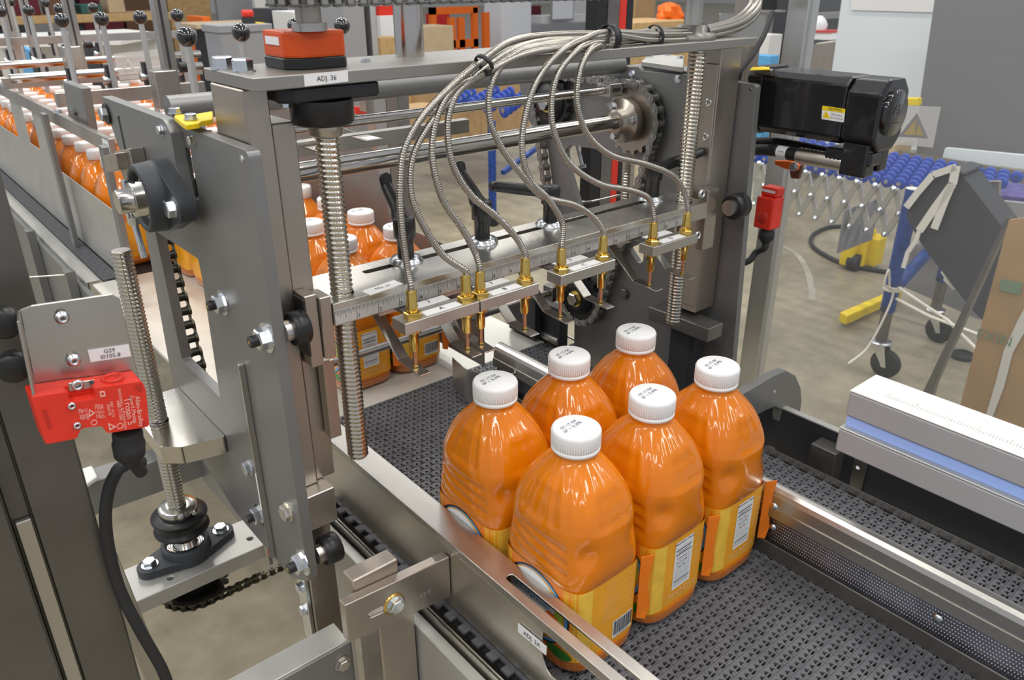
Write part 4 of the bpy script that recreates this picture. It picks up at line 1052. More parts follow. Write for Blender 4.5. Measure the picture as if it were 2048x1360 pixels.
MB().prism(tri, (-.0003, 0, 0), [tri2]).build('triangle', 'grey_paint', s_); MB().prism(tri2, (-.0002, 0, 0)).build('triangle_fill', 'clear_sign_y', s_)
t_ = MB(); text_on(t_, '!', .036, A(1832, 259, x=1.3055), tri[1]-tri[2], (0, 0, 1)); t_.build('exclamation_mark', 'grey_paint', s_)

# shafts and flight bars
ds = thing('drive_shaft', 'thick polished drive shaft crossing the machine into the bolted hub', 'shaft', (.6, .858, 1.38))
MB().cyl((.277, .858, 1.3925), (.953, .858, 1.3925), .0118, n=36).build('shaft', 'chrome', ds)
hbx = MB().lathe([(.0125, -.012), (.019, -.012), (.020, .0), (.034, .0), (.0345, .002), (.0345, .014), (.0125, .014)], (.945, .858, 1.3925), (1, 0, 0), n=44).build('hub', 'steel_warm', ds)
for k in range(3):
    a = PI*2*k/3+.9; MB().bolt((.945, .858+.0265*math.cos(a), 1.3925+.0265*math.sin(a)), (-1, 0, 0), .0058, .005).build('bolt', 'zinc', ds)
XC = .972; S1, S2, S3 = (.858, 1.3925), (1.045, 1.398), (.958, 1.058)
loop = hull_loop([(S1[0], S1[1], .0545), (S2[0], S2[1], .046), (S3[0], S3[1], .049)])
chain('roller_chain', 'large grey roller chain looping over three sprockets on the right side plate', 'chain', [Vector((XC, a, b)) for a, b in loop], .01905, (1, 0, 0), .0165, 'chain_mid', 'chain_pin')
XL = .292
loop2 = hull_loop([(S1[0], S1[1], .0545), (S2[0], S2[1], .046), (S3[0], S3[1], .049)])
chain('roller_chain', 'dark roller chain seen through the window of the left side plate', 'chain', [Vector((XL, a, b)) for a, b in loop2], .01905, (1, 0, 0), .0175, 'chain_link_dark', 'chain_dark')
for (a, b), pr_, nt_, mm, lb_ in ((S1, .0545, 18, 'steel_warm', 'steel sprocket behind the bolted hub at the upper right'), (S2, .046, 15, 'black_plastic', 'black sprocket at the upper left corner of the right chain loop'), (S3, .049, 16, 'black_plastic', 'black sprocket with big hex bolt at the bottom of the right chain loop')):
    s = thing('sprocket', lb_, 'sprocket', (XC, a, b-pr_)); sprocket_mb((XC, a, b), (1, 0, 0), pr_*.97, nt_, .009, .012).build('gear', mm, s)
    if mm == 'black_plastic':
        MB().lathe([(.033, 0), (.032, .006), (.012, .0065)], (XC-.005, a, b), (-1, 0, 0), n=40).build('hub', 'black_plastic', s)
        MB().lathe([(.0155, 0), (.0155, .003)], (XC-.0115, a, b), (-1, 0, 0), n=28).build('washer', 'brass', s)
        MB().hexa((XC-.0145, a, b), (-1, 0, 0), .0125, .010).build('bolt', 'chrome', s)
fb = thing('flight_bar', 'upper polished flight bar running level just above the drive shaft', 'bar', (.6, .886, 1.43))
MB().cyl((.31, .886, 1.4375), (.932, .886, 1.4375), .0063, n=24).build('rod', 'chrome', fb)
MB().box(.9325, .962, .872, .900, 1.428, 1.4475).build('end_block', 'steel', fb, .001)
MB().box(.940, .956, .8712, .8718, 1.435, 1.441).build('slot', 'ink', fb)
fb2 = thing('flight_bar', 'lower polished flight bar in front of the waiting bottles', 'bar', (.6, 1.008, 1.05))
MB().cyl((.31, 1.008, 1.059), (.935, 1.008, 1.059), .0068, n=24).build('rod', 'chrome', fb2)
MB().box(.936, .960, .995, 1.022, 1.044, 1.073).build('end_block', 'steel_dark', fb2, .001)
cbm = thing('cross_bar', 'flat steel cross bar seen between the two upper shafts', 'bar', (.6, 1.06, 1.38))
za_ = A(800, 262, y=1.06).z; MB().box(.31, .80, 1.06, 1.075, za_-.018, za_+.004).build('bar_body', 'steel', cbm, .0008)
for u, v in ((628, 292), (722, 272)):
    c = A(u, v, y=1.05); q = MB().box(c.x-.014, c.x+.014, 1.01, 1.055, c.z-.002, c.z).build('clip', 'steel_warm', cbm); MB().box(c.x-.010, c.x+.010, 1.012, 1.034, c.z, c.z+.0012).build('white_pad', 'white_label', q)
# extrusions and red strip behind the window
ev = thing('cable_duct', 'black duct with grey slotted bar and red strip behind the right side plate', 'duct', (1.2, 1.05, .3))
def vpx(u0, u1, y, m_, nm, par, v=380, z0=.3, z1=1.75, dp=.03):
    a, b = A(u0, v, y=y).x, A(u1, v, y=y).x; return MB().box(a, b, y, y+dp, z0, z1).build(nm, m_, par, .001)
vpx(1178, 1199, 1.20, 'black_plastic', 'duct_body', ev); vpx(1200, 1221, 1.20, 'steel_dark', 'slotted_bar', ev); vpx(1221, 1234, 1.205, 'red_box', 'red_strip', ev); vpx(1234, 1246, 1.205, 'black_plastic', 'duct_edge', ev)
q = A(1253, 400, x=1.07); t = thing('lead_screw', 'rear stainless lead screw seen through the window of the right side plate', 'lead screw', (q.x, q.y, .9))
thread_rod(MB(), (q.x, q.y), .9, 1.325, .0118, .0051, n=20).build('threaded_shaft', 'screw_steel', t)
wr = thing('wire_guard', 'bent bright wire rods behind the right chain loop', 'wire', A(1150, 700, x=1.0))
MB().tube(crom([A(1130, 670, x=1.0), A(1165, 687, x=1.0), A(1180, 686, x=1.02), A(1225, 670, x=1.05)], 6), .0022, 8).build('wire', 'chrome', wr)
MB().tube(crom([A(1150, 400, x=1.02), A(1175, 404, x=1.02), A(1240, 390, x=1.05)], 6), .0022, 8).build('wire', 'chrome', wr)
hs_ = thing('hex_rod', 'long zinc bolt hanging in the window of the right side plate', 'bolt', A(1160, 325, x=1.0))
MB().cyl(A(1153, 285, x=1.02), A(1164, 330, x=1.02), .0035, n=14).build('shank', 'zinc', hs_); MB().hexa(A(1164, 330, x=1.02), A(1164, 330, x=1.02)-A(1153, 285, x=1.02), .007, .006).build('head', 'zinc', hs_)
# frame box under the right chain and inner frame
fx = thing('frame_box', 'dark grey frame housing below the right chain loop', 'frame', (1.0, 1.1, .86))
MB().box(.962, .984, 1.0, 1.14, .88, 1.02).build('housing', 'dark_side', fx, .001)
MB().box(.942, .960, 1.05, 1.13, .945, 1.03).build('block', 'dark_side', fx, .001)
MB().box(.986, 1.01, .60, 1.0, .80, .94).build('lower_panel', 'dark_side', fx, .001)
# round pneumatic rod on the dead plate
pr2 = thing('round_rod', 'grey round rod with brass tip lying along the right edge of the dead plate', 'rod', A(1085, 660, z=.955))
a_, b_2 = A(1030, 641, z=.952), A(1118, 684, z=.952)
MB().cyl(a_, b_2, .0085, n=24).build('rod', 'steel', pr2); MB().cyl(a_+(a_-b_2).normalized()*.012, a_, .0045, n=12).build('brass_tip', 'brass', pr2)
# front nose of right rail: flared sheet
fs = thing('flared_sheet', 'short curved steel lead-in sheet at the far end of the mesh belt', 'guide sheet', (.7, .93, .95))
pth = crom([A(905, 735, z=.985), A(915, 750, z=.985)+Vector((.004, 0, 0)), A(945, 765, z=.985), (.742, .878, 0)], 8); b = MB()
n_ = len(pth); vs = [Vector((p.x, p.y, z)) for z in (.945, 1.005) for p in pth]+[Vector((p.x+.0015, p.y+.0015, z)) for z in (.945, 1.005) for p in pth]
b.add(vs, [(i, i+1, n_+i+1, n_+i) for i in range(n_-1)]+[(2*n_+i, 3*n_+i, 3*n_+i+1, 2*n_+i+1) for i in range(n_-1)]+[(n_+i, n_+i+1, 3*n_+i+1, 3*n_+i) for i in range(n_-1)])
b.build('sheet', 'steel', fs)
# side wall and yoke plate on the right
yk = thing('yoke_plate', 'rounded grey hook shaped plate standing beyond the rightmost bottle', 'plate', (.93, .54, .95))
yo = AA([(1440, 812), (1502, 778), (1545, 752), (1572, 741), (1592, 752), (1602, 775), (1604, 800), (1600, 830), (1590, 868), (1578, 880), (1572, 915), (1545, 920), (1553, 890), (1560, 845), (1560, 820), (1550, 814), (1535, 820), (1510, 833), (1470, 850)], y=.54)
MB().prism(yo, (0, .014, 0)).build('plate', 'plate', yk, .0012)
MB().lathe([(.003, 0), (.0025, .0005)], A(1549, 784, y=.54), (0, -1, 0), n=12).build('dimple', 'zinc', yk)
bw = thing('wall_bracket', 'small steel bracket plate with one hole on the dark side wall', 'bracket', (.9, .3, .96))
bk_ = AA([(1709, 915), (1737, 925), (1722, 985), (1698, 975)], x=.9985); MB().prism(bk_, (-.002, 0, 0)).build('plate', 'steel_dark', bw, .0004)
MB().cyl(A(1716, 935, x=.9962), A(1716, 935, x=.9957), .003, n=12).build('hole_screw', 'zinc', bw)
# double ruler bars at right
for z0, z1, x0, x1, ys_, lb_, mm in ((1.168, 1.199, .7495, .806, .332, 'blurred white ruler bar at the right edge, topmost of the stacked pair', 'white_plastic'), (1.125, 1.1555, .744, .80, .333, 'blurred grey bar at the right edge, lower one of the stacked pair', 'grey_bar')):
    if mm == 'grey_bar' and mm not in MATS: mat('grey_bar', (.36, .36, .37), .45)
    if z0 > 1.15 and 'side_grey' not in MATS: pass
    t = thing('slide_bar', lb_, 'bar', ((x0+x1)/2, .1, z0))
    MB().box(x0, x1, -.15, ys_, z0, z1-.002).build('bar_body', 'grey_bar' if 'grey_bar' in MATS else mat('grey_bar', (.36, .36, .37), .45), t, .002)
    MB().box(x0, x1, -.15, ys_, z1-.0018, z1).build('top_face', mm if z0 > 1.15 else 'plate_light', t, .0008)
    if z0 > 1.15:
        tm = MB()
        for k in range(110):
            y = .30-k*.003; L_ = .012 if k % 10 == 0 else .006
            tm.box(x0+.014, x0+.014+L_, y, y+.0006, z1, z1+.0003)
        q = tm.build('ruler_marks', 'steel', t); q['kind'] = 'stuff'
st_ = thing('painted_reflection_strip', 'pale blue painted reflection strip between the two stacked bars at the right edge', 'strip', (.77, .1, 1.146))  # added strip: its blue colour paints a reflection in the gap between steel bars
MB().box(.7515, .80, -.15, .330, 1.1557, 1.1677).build('strip', 'painted_blue_reflection', st_)
# bent strip, dark bracket and cable at the upper right corner of the beam
ubr = thing('cable_bracket', 'bent steel strip and black plate holding the conduit bundle at the right beam end', 'bracket', A(1500, 60, y=.80))
bs = AA([(1440, 26), (1530, 30), (1532, 74), (1528, 82), (1490, 84), (1440, 82)], y=.80)
MB().prism(roundpoly(bs, .003), (0, .0015, 0)).build('bent_sheet', 'steel', ubr)
MB().prism(AA([(1530, 20), (1572, 20), (1572, 24), (1530, 25)], y=.795), (0, .02, 0)).build('lip', 'steel', ubr)
MB().prism(AA([(1522, -20), (1556, -20), (1553, 22), (1522, 24)], y=.81), (0, .012, 0)).build('black_plate', 'black_plastic', ubr)
solo(MB().tube(crom([A(1545, 25, y=.78), A(1528, 70, y=.76), A(1505, 110, y=.74), A(1482, 140, y=.73), A(1476, 160, y=.73)], 8), .0042, 12), 'thin_cable', 'rubber', 'thin black cable slanting down behind the right end of the beam', 'cable')
# ------------------------------------------------------------------ left foreground: guard post, switch bracket, frame
yp0 = .65
lpst = thing('guard_post', 'close dark steel guard post filling the left picture edge, behind the red safety switch', 'post', (.05, .68, 0))
xl, xm, xr = A(35, 1047, y=.66).x-.002, A(66, 1030, y=.66).x, A(172, 1000, y=.66).x
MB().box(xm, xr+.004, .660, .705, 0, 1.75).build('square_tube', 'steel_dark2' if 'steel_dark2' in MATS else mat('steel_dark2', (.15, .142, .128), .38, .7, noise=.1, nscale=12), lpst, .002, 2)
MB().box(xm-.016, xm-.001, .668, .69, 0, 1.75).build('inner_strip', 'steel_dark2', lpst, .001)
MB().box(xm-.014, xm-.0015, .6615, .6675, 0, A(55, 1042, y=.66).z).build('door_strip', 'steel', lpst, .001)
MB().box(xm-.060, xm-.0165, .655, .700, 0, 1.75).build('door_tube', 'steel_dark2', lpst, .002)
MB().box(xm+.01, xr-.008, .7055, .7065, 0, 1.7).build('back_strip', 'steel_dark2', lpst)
# bent bracket plate with the red switch
B0, B1, B2, B3 = A(42, 625, y=.612), A(240, 590, y=.612), A(290, 840, y=.612), A(100, 880, y=.612)
swb = thing('switch_bracket', 'bent stainless bracket plate with white GS9 sticker holding the red safety switch', 'bracket', (.1, .62, 1.27))
def lerp(a, b, t): return a+(b-a)*t
ol = AA([(40, 620), (62, 612), (225, 588), (240, 597), (262, 690), (288, 800), (110, 850), (70, 770)], y=.612)
hol = [circ(A(u, v, y=.612), (0, 1, 0), .0033, 12) for u, v in ((121, 626), (143, 712))]
MB().prism(ol, (0, .002, 0), hol).build('plate', 'steel', swb, .0004)
fl_ = [A(40, 620, y=.612), A(70, 770, y=.612)]; b = MB()
b.prism([fl_[0], fl_[1], fl_[1]+Vector((-.004, -.022, -.004)), fl_[0]+Vector((-.004, -.022, 0))], (-.002, 0, 0)); b.build('side_flange', 'steel', swb, .0003)
for u, v in ((124, 635), (147, 720)):
    c = A(u, v, y=.611); s = MB().lathe([(.0048, 0), (.0048, .001), (.0036, .0012), (.0036, .004), (.0018, .0042), (.0016, .0025)], c, (0, -1, 0), n=20, ends=False).build('screw', 'zinc', swb)
for u, v in ((16, 642), (34, 730)):
    c = A(u, v, y=.62); MB().lathe([(.0095, 0), (.011, .002), (.011, .012), (.009, .014), (.001, .0145)], c+Vector((0, .006, 0)), (-.3, -1, 0), n=28).build('black_knob', 'black_plastic', swb)
s1 = AA([(175, 700), (257, 688), (262, 712), (181, 724)], y=.6115); s_ = MB().prism(s1, (0, -.0005, 0)).build('label_strip', 'white_label', swb, label='white sticker reading GS9 I0105.8')
t_ = MB(); ex_ = s1[1]-s1[0]; ey_ = s1[0]-s1[3]; cc = sum(s1, Vector())/4-Vector((0, .0006, 0))
text_on(t_, 'GS9', .0048, cc+ey_*.22, ex_, ey_); text_on(t_, 'I0105.8', .0048, cc-ey_*.22, ex_, ey_); t_.build('lettering', 'ink', s_)
sw = thing('safety_switch', 'large red safety interlock switch with white print at the left picture edge', 'switch', (.1, .6, 1.25))
yS = .588; D = .0235
body = AA([(62, 795), (137, 783), (137, 806), (192, 797), (189, 777), (284, 762), (292, 780), (299, 853), (214, 867), (205, 852), (162, 857), (154, 877), (91, 889)], y=yS)
body2 = [p_+Vector((0, D*.45, 0)) for p_ in AA([(62, 795), (137, 783), (189, 777), (284, 762), (292, 780), (299, 853), (214, 867), (205, 852), (162, 857), (154, 877), (91, 889)], y=yS)]
MB().prism(roundpoly(body2, .0022, 3), (0, D*.55-.0005, 0)).build('rear_housing', 'red_box', sw, .0012, 2)
MB().prism(roundpoly(body, .0022, 3), (0, D*.45-.0005, 0)).build('housing', 'red_box', sw, .0012, 2)
MB().lathe([(.0078, 0), (.0078, .0012), (.0060, .0014), (.0058, 0)], Vector((A(225, 752, y=yS+.010).x, yS+D*.5, A(236, 768, y=yS).z+.0005)), (0, 0, 1), n=28, ends=False).build('round_boss', 'red_box', sw)
MB().prism(AA([(136, 766), (188, 759), (189, 775), (138, 782)], y=yS+D*.45-.0004), (0, -.0006, 0)).build('screw_plate', 'steel', sw, .0002)
for u, v, r in ((155, 770, .0042), (143, 811, .0026), (154, 850, .0026)):
    MB().lathe([(r, 0), (r, .002), (r*.5, .0022), (r*.45, .001)], A(u, v, y=yS+(D*.45-.001 if u == 155 else -.0001)), (0, -1, 0), n=18, ends=False).build('screw', 'zinc', sw)
MB().cyl(A(183, 765, y=yS-.0009), A(183, 765, y=yS-.0012), .0018, n=12).build('slot_hole', 'ink', sw)
for q in ([(270, 770), (282, 768), (283, 781), (277, 782), (276, 776), (271, 777)], [(284, 843), (290, 842), (296, 853), (286, 855)], [(84, 820), (92, 818), (103, 855), (97, 857)]): MB().prism(AA(q, y=yS-.0001), (0, -.0004, 0)).build('notch', 'red_dark', sw)
t_ = MB(); dn = A(270, 845, y=yS)-A(262, 795, y=yS); rt = A(262, 795, y=yS)-A(180, 808, y=yS)
off_ = Vector((0, -.0004, 0))
text_on(t_, 'Trojan 5', .0068, A(257, 822, y=yS)+off_, dn, rt); text_on(t_, 'Guard Master', .0042, A(266, 818, y=yS)+off_, dn, rt); text_on(t_, 'Allen-Bradley', .0048, A(278, 822, y=yS)+off_, dn, rt)
text_on(t_, 'ROCKWELL AUTOMATION', .0028, A(244, 818, y=yS)+off_, dn, rt); text_on(t_, '440K-T11090', .0030, A(238, 820, y=yS)+off_, dn, rt)
for i, u in enumerate((224, 217)): text_on(t_, ['IP67  AC15', 'A300 PE'][i], .0028, A(u, 818+i, y=yS)+off_, dn, rt)
for i, u in enumerate((205, 199, 193)): text_on(t_, ['NC 11-12', 'NO 23-24', 'NC 21-22'][i], .0028, A(u, 822, y=yS)+off_, dn, rt)
for i, u in enumerate((173, 166, 160)): text_on(t_, ['Ui 500V', 'Ith 10A', 'IEC 947'][i], .0028, A(u, 828, y=yS)+off_, dn, rt)
o = t_.build('lettering', 'pink_print', sw)
w_ = MB()
def ring2(c, r, n=20):
    w_.prism(circ(c, (0, 1, 0), r, n), (0, -.0003, 0), [circ(c, (0, 1, 0), r*.82, n)])
ring2(A(188, 845, y=yS-.0001), .0022); ring2(A(240, 852, y=yS-.0001), .0024)
for a_ in ([(178, 818), (190, 826), (178, 834)], [(216, 846), (232, 853), (219, 861)]):
    q = AA(a_, y=yS-.0001); c = sum(q, Vector())/3; w_.prism(q, (0, -.0003, 0), [[c+(p_-c)*.6 for p_ in q]])
q = AA([(199, 783), (209, 782), (211, 792), (201, 794)], y=yS-.0001); c = sum(q, Vector())/4; w_.prism(q, (0, -.0003, 0), [[c+(p_-c)*.6 for p_ in q]])
o = w_.build('symbols', 'pink_print', sw); o['kind'] = 'stuff'
ga, gb_ = A(255, 866, y=.60), A(261, 925, y=.61); dg_ = (gb_-ga); Lg = dg_.length
gl = MB().lathe([(.010, -.004), (.0112, 0), (.0112, Lg*.3), (.0122, Lg*.32), (.0118, Lg*.68), (.009, Lg*.78), (.0066, Lg*.95)], ga, dg_, n=20).build('cable_gland', 'rubber', sw)
pth = crom([A(258, 905, y=.606), A(268, 935, y=.61), A(262, 945, y=.62), A(248, 925, y=.63), A(235, 940, y=.64), A(219, 975, y=.645), A(211, 1030, y=.648), A(218, 1100, y=.65), A(240, 1180, y=.65), A(280, 1260, y=.645), A(325, 1340, y=.64), A(345, 1400, y=.635)], 12)
pth = crom([A(236, 938, y=.64), A(219, 975, y=.645), A(211, 1030, y=.648), A(218, 1100, y=.65), A(240, 1180, y=.65), A(280, 1260, y=.645), A(325, 1340, y=.64), A(345, 1400, y=.635)], 12)
pre = crom([A(262, 918, y=.610), A(273, 932, y=.612), A(283, 945, y=.615)], 8)
solo(MB().tube([A(258, 912, y=.607)]+pre, .0052, 14), 'cable_stub', 'rubber', 'black cable stub leaving the gland of the large red switch', 'cable')
solo(MB().tube([A(285, 925, y=.655), A(262, 925, y=.65)]+pth, .0052, 14), 'switch_cable', 'rubber', 'long black cable running down past the lower bearing plate at the lower left', 'cable')
# lower square tube frame seen through the gap
fr = thing('floor_frame', 'grey square tube frame crossing behind the left lead screw', 'frame', (.3, 1.3, .6))
def tube_px(u0, v0, u1, v1, zt, h, d, nm='frame_tube'):
    p_, q_ = A(u0, v0, z=zt), A(u1, v1, z=zt); dd = (q_-p_).normalized(); n_ = Vector((-dd.y, dd.x, 0))
    MB().prism([p_, q_, q_+n_*d, p_+n_*d], (0, 0, -h)).build(nm, 'plate', fr, .002)
tube_px(150, 975, 470, 868, .72, .075, .05)
tube_px(395, 905, 480, 1000, .70, .07, .045)
MB().prism(AA([(160, 938), (184, 930), (195, 952), (172, 968)], z=.735), (0, 0, -.01)).build('end_cap', 'white_plastic', fr, .002)
# brace visible at the lower left
lb3 = thing('floor_brace', 'pale steel brace and brown bar at the bottom left behind the cable', 'brace', A(300, 1330, y=.75))
a_, b_ = A(205, 1100, y=.78), A(330, 1400, y=.78); MB().bar(a_, b_, .022, .006, up=(0, 1, 0)).build('brace_bar', 'steel', lb3, .001)

# lower angle frame at the bottom
an = thing('angle_frame', 'grey angle iron with hex bolt at the bottom edge left of the conveyor side', 'frame', (.3, .62, .85))
zt_ = .905
t0_, t1_ = A(432, 1362, z=zt_), A(650, 1262, z=zt_); u0_, u1_ = A(530, 1362, z=zt_), A(690, 1292, z=zt_)
yA_ = (u0_.y+u1_.y)/2; yB_ = (t0_.y+t1_.y)/2
MB().box(.12, .2905, yA_, yB_, zt_-.004, zt_).build('top_leg', 'plate_light', an, .001)
MB().box(.12, .2905, yA_-.004, yA_-.0002, zt_-.09, zt_).build('front_leg', 'plate', an, .001)
MB().bolt(A(684, 1326, y=yA_-.0042), (0, -1, 0), .0078).build('bolt', 'steel', an)
MB().box(.291, .2955, yA_-.006, yA_+.002, zt_-.09, zt_+.003).build('edge_strip', 'alu', an)
# slotted clamp plate
cpk = thing('clamp_plate', 'brownish steel plate with a slot and hex bolt clamping the guide rail', 'clamp', (.33, .567, .93))
yc_ = .567
ol = [A(688, 1212, y=yc_), A(918, 1105, y=yc_), A(919, 1185, y=yc_), A(860, 1210, y=yc_), A(703, 1284, y=yc_)]
xL_, xR_ = .2575, .3862; zT = 1.028; zB_ = .978
pts = [(xL_, yc_, zT), (xR_, yc_, zT), (xR_, yc_, .968), (xL_, yc_, zB_)]
pts = [Vector((xL_, yc_, A(688, 1212, y=yc_).z)), Vector((xR_, yc_, A(890, 1118, y=yc_).z)), Vector((xR_, yc_, A(890, 1200, y=yc_).z)), Vector((xL_, yc_, A(703, 1284, y=yc_).z))]
sa, sb_ = A(745, 1228, y=yc_), A(792, 1208, y=yc_)
slt = roundpoly([sa+Vector((-.004, 0, -.004)), sb_+Vector((.01, 0, -.004)), sb_+Vector((.01, 0, .004)), sa+Vector((-.004, 0, .004))], .0038)
MB().prism(pts, (0, .012, 0), [slt]).build('plate', 'steel_warm', cpk, .0008)
MB().bolt(A(789, 1208, y=yc_), (0, -1, 0), .0085).build('bolt', 'zinc', cpk)
MB().lathe([(.0125, 0), (.0125, .0012), (.001, .0013)], A(787, 1207, y=yc_), (0, -1, 0), n=24).build('brass_washer', 'brass', cpk)
k0, k1, k2, k3 = A(718, 1160, z=1.042), A(782, 1118, z=1.042), A(818, 1135, z=1.042), A(735, 1180, z=1.042)
MB().box(A(735, 1178, z=1.042).x-.006, A(800, 1135, z=1.042).x+.006, yc_+.0125, yc_+.034, 1.022, 1.042).build('key_block', 'steel_warm', cpk, .0015)
for i, ch_ in enumerate('3.42.4'): pass
t_ = MB(); text_on(t_, '3.42.4', .0085, A(845, 1190, y=yc_), (1, 0, 0), (0, 0, 1)); t_.build('stamped_number', 'plate_light', cpk)
# brown column below the clamp plate
bc = thing('column', 'brownish steel column under the slotted clamp plate at the bottom edge', 'column', (.31, .6, .4))
MB().box(.300, .3445, .580, .63, .4, .972).build('upright', 'steel_warm', bc, .0015)
# ------------------------------------------------------------------ infeed lanes
ib = thing('infeed_belt', 'dark infeed belt carrying the queue of juice bottles at upper left', 'conveyor belt', (.8, 3.2, .9))
MB().box(.40, 1.25, 1.975, 4.6, .92, .9395).build('belt_surface', 'belt_under', ib)
sl_ = MB()
for k in range(200):
    y = 1.98+k*.0127; sl_.box(.386, .425, y, y+.009, .936, .9425); 
o = sl_.build('edge_links', 'belt', ib); o['kind'] = 'stuff'
wf = thing('infeed_rail', 'pale folded side rail and grey side panel along the infeed belt', 'rail', (.36, 2.6, .6))
MB().box(.352, .384, 1.99, 4.6, .9385, .9405).box(.352, .354, 1.99, 4.6, .915, .9385).build('top_rail', 'plate_light', wf, .0006)
MB().box(.340, .3515, 1.75, 4.6, .62, .93).build('side_panel', 'plate', wf, .001)
for y, z0 in ((2.02, .70), (2.45, .55), (2.95, .6)):
    MB().box(.318, .3395, y, y+.03, z0, .965).build('bracket_bar', 'plate', wf, .001)
    for dz in (.10, .17): MB().bolt((.3395, y+.06, .93-dz), (-1, 0, 0), .008).build('bolt', 'zinc', wf)
MB().tube([(.33, 2.03, .955), (.2, 2.1, .955), (.05, 2.2, .955)], .0025, 8).build('cross_wire', 'chrome', wf)
# side walls
wl = thing('lane_wall', 'grey sheet wall with cut-out edge in front of the nearest infeed bottle lane', 'side panel', (.43, 2.4, .95))
hz = 1.29
poly = [(.4275, 1.90, .945), (.4275, 1.90, 1.118), (.4275, 2.40, 1.126), (.4275, 2.415, 1.26), (.4275, 2.60, 1.26), (.4275, 2.605, 1.15), (.4275, 2.74, 1.15), (.4275, 2.745, 1.26), (.4275, 2.91, 1.26), (.4275, 2.92, 1.14), (.4275, 4.5, 1.14), (.4275, 4.5, .945)]
MB().prism([Vector(p) for p in poly], (.002, 0, 0)).build('sheet', 'plate_light', wl, .0005)
w2_ = thing('lane_wall', 'grey sheet wall with stepped edge on the right of the waiting bottles', 'side panel', (.775, 1.4, .95))
poly = [(.775, 1.0, .96), (.775, 1.0, 1.163), (.775, 1.285, 1.167), (.775, 1.345, 1.32), (.775, 1.9, 1.34), (.775, 1.9, .96)]
MB().prism([Vector(p) for p in poly], (.002, 0, 0)).build('sheet', 'plate', w2_, .0005)
gr2 = thing('lane_rail', 'long flat steel rail running over the front infeed lane at far left', 'rail', (.43, 2.6, 1.27))
MB().box(.422, .434, 1.80, 4.6, 1.262, 1.295).build('rail_bar', 'steel', gr2, .001)
c = A(217, 300, x=.4215); ls_ = MB().box(.4212, .4218, c.y-.01, c.y+.035, 1.266, 1.290).build('label_strip', 'white_label', gr2); t_ = MB(); text_on(t_, 'ADJ. 34', .010, (.4209, c.y+.0125, 1.278), (0, -1, 0), (0, 0, 1)); t_.build('lettering', 'ink', ls_)
for y in (2.25, 2.9): MB().bolt((.428, y, 1.295), (0, 0, 1), .009, .006).build('bolt', 'zinc', gr2)
# hanging posts in front of the lane wall
for i, (u0, v0, u1, v1, lb_) in enumerate(((82, 205, 118, 560, 'flat steel hanger post crossing the infeed side, left of the slit plate'), (218, 345, 262, 560, 'flat steel hanger post right beside the threaded rods'))):
    x_ = .405 if i == 0 else .40
    p_ = A(u0, v0, x=x_); z0 = A(u1, v1, x=x_).z
    solo(MB().box(x_-.006, x_+.006, p_.y-.016, p_.y+.016, z0 if i == 0 else .95, 1.29), 'hanger_post', 'plate', lb_, 'post', bevel=.001)
# bottles in the lanes (simple copies: body, base, cap, label)
pm_ = thing('juice_bottle', '', 'bottle')
body_mb(.019, .2455, 34, 44).build('juice_body', 'juice', pm_); body_mb(0, .0192, 3, 44).build('bottle_base', 'juice_clear', pm_)
MB().lathe([(.0240, .2385), (.0245, .2388), (.0245, .2585), (.0238, .2605), (.0225, .2615), (.001, .2618)], n=32).build('cap', 'white_cap', pm_)
ring = [sup(2*PI*i/48, .0499, .0579, 6) for i in range(48)]
MB().add([(x, y, z) for z in (.0215, .1125) for x, y in ring], [(i, (i+1) % 48, 48+(i+1) % 48, 48+i) for i in range(48)], True).build('label_wrap', 'label_orange', pm_)
first = True
for lx, y0, n in ((.490, 2.10, 18), (.598, 1.532, 22), (.706, 1.532, 22), (.83, 2.2, 13), (.938, 2.2, 13), (1.046, 2.9, 8)):
    for k in range(n):
        if lx in (.598, .706) and k == 0: pass
        x, y = lx+random.uniform(-.002, .002), y0+k*.126
        o = pm_ if first else dup(pm_)
        first = False; o.location = (x, y, .9405)
        if lx < .8 and y < 1.97: o.location.z = .9405
        if lx == .490 and k < 5: o['label'] = ['nearest', 'second nearest', 'third nearest', 'fourth nearest', 'fifth nearest'][k]+' orange juice bottle in the sheet wall opening at far left'; continue
        o['label'] = 'white-capped orange juice bottle queued in the infeed lanes at upper left' if lx < .75 else 'orange juice bottle in the far infeed lanes beyond the cross bars'
        o['group'] = 'bottles queued in the infeed lanes' if lx < .75 else 'bottles in the far infeed lanes'
# cross bars and ball-knob rods
def xbar(y, z, x0, x1, h, d, m_, lb_, rnd=0):
    x1 = A(402, 120, y=y).x
    if rnd: solo(MB().cyl((x0, y, z), (x1, y, z), rnd, n=20), 'cross_rod', m_, lb_, 'rod')
    else: solo(MB().box(x0, x1, y, y+d, z-h, z), 'cross_bar', m_, lb_, 'bar', bevel=.001)
xbar(2.30, 1.335, .44, 1.35, .035, .02, 'steel', 'nearest flat steel cross bar over the infeed lanes, just below the warning sign')
0 and xbar(1.98, 1.345, .66, 1.3, .03, .02, 'steel', 'flat steel cross bar over the infeed lanes beside the yellow bracket')
xbar(2.75, 1.335, .40, 1.4, .03, .02, 'steel', 'second flat steel cross bar over the infeed lanes')
xbar(2.62, 1.345, .40, 1.4, 0, 0, 'chrome', 'nearest bright cross rod over the infeed lanes', .012)
xbar(3.05, 1.345, .40, 1.5, 0, 0, 'chrome', 'second bright cross rod over the infeed lanes', .012)
0 and xbar(3.25, 1.36, .40, 1.6, .03, .02, 'steel', 'third flat steel cross bar over the infeed lanes')
xbar(3.85, 1.38, .40, 1.7, .03, .02, 'steel', 'fourth flat steel cross bar over the infeed lanes')
0 and xbar(4.25, 1.38, .40, 1.8, .03, .02, 'steel', 'farthest flat steel cross bar over the infeed lanes')
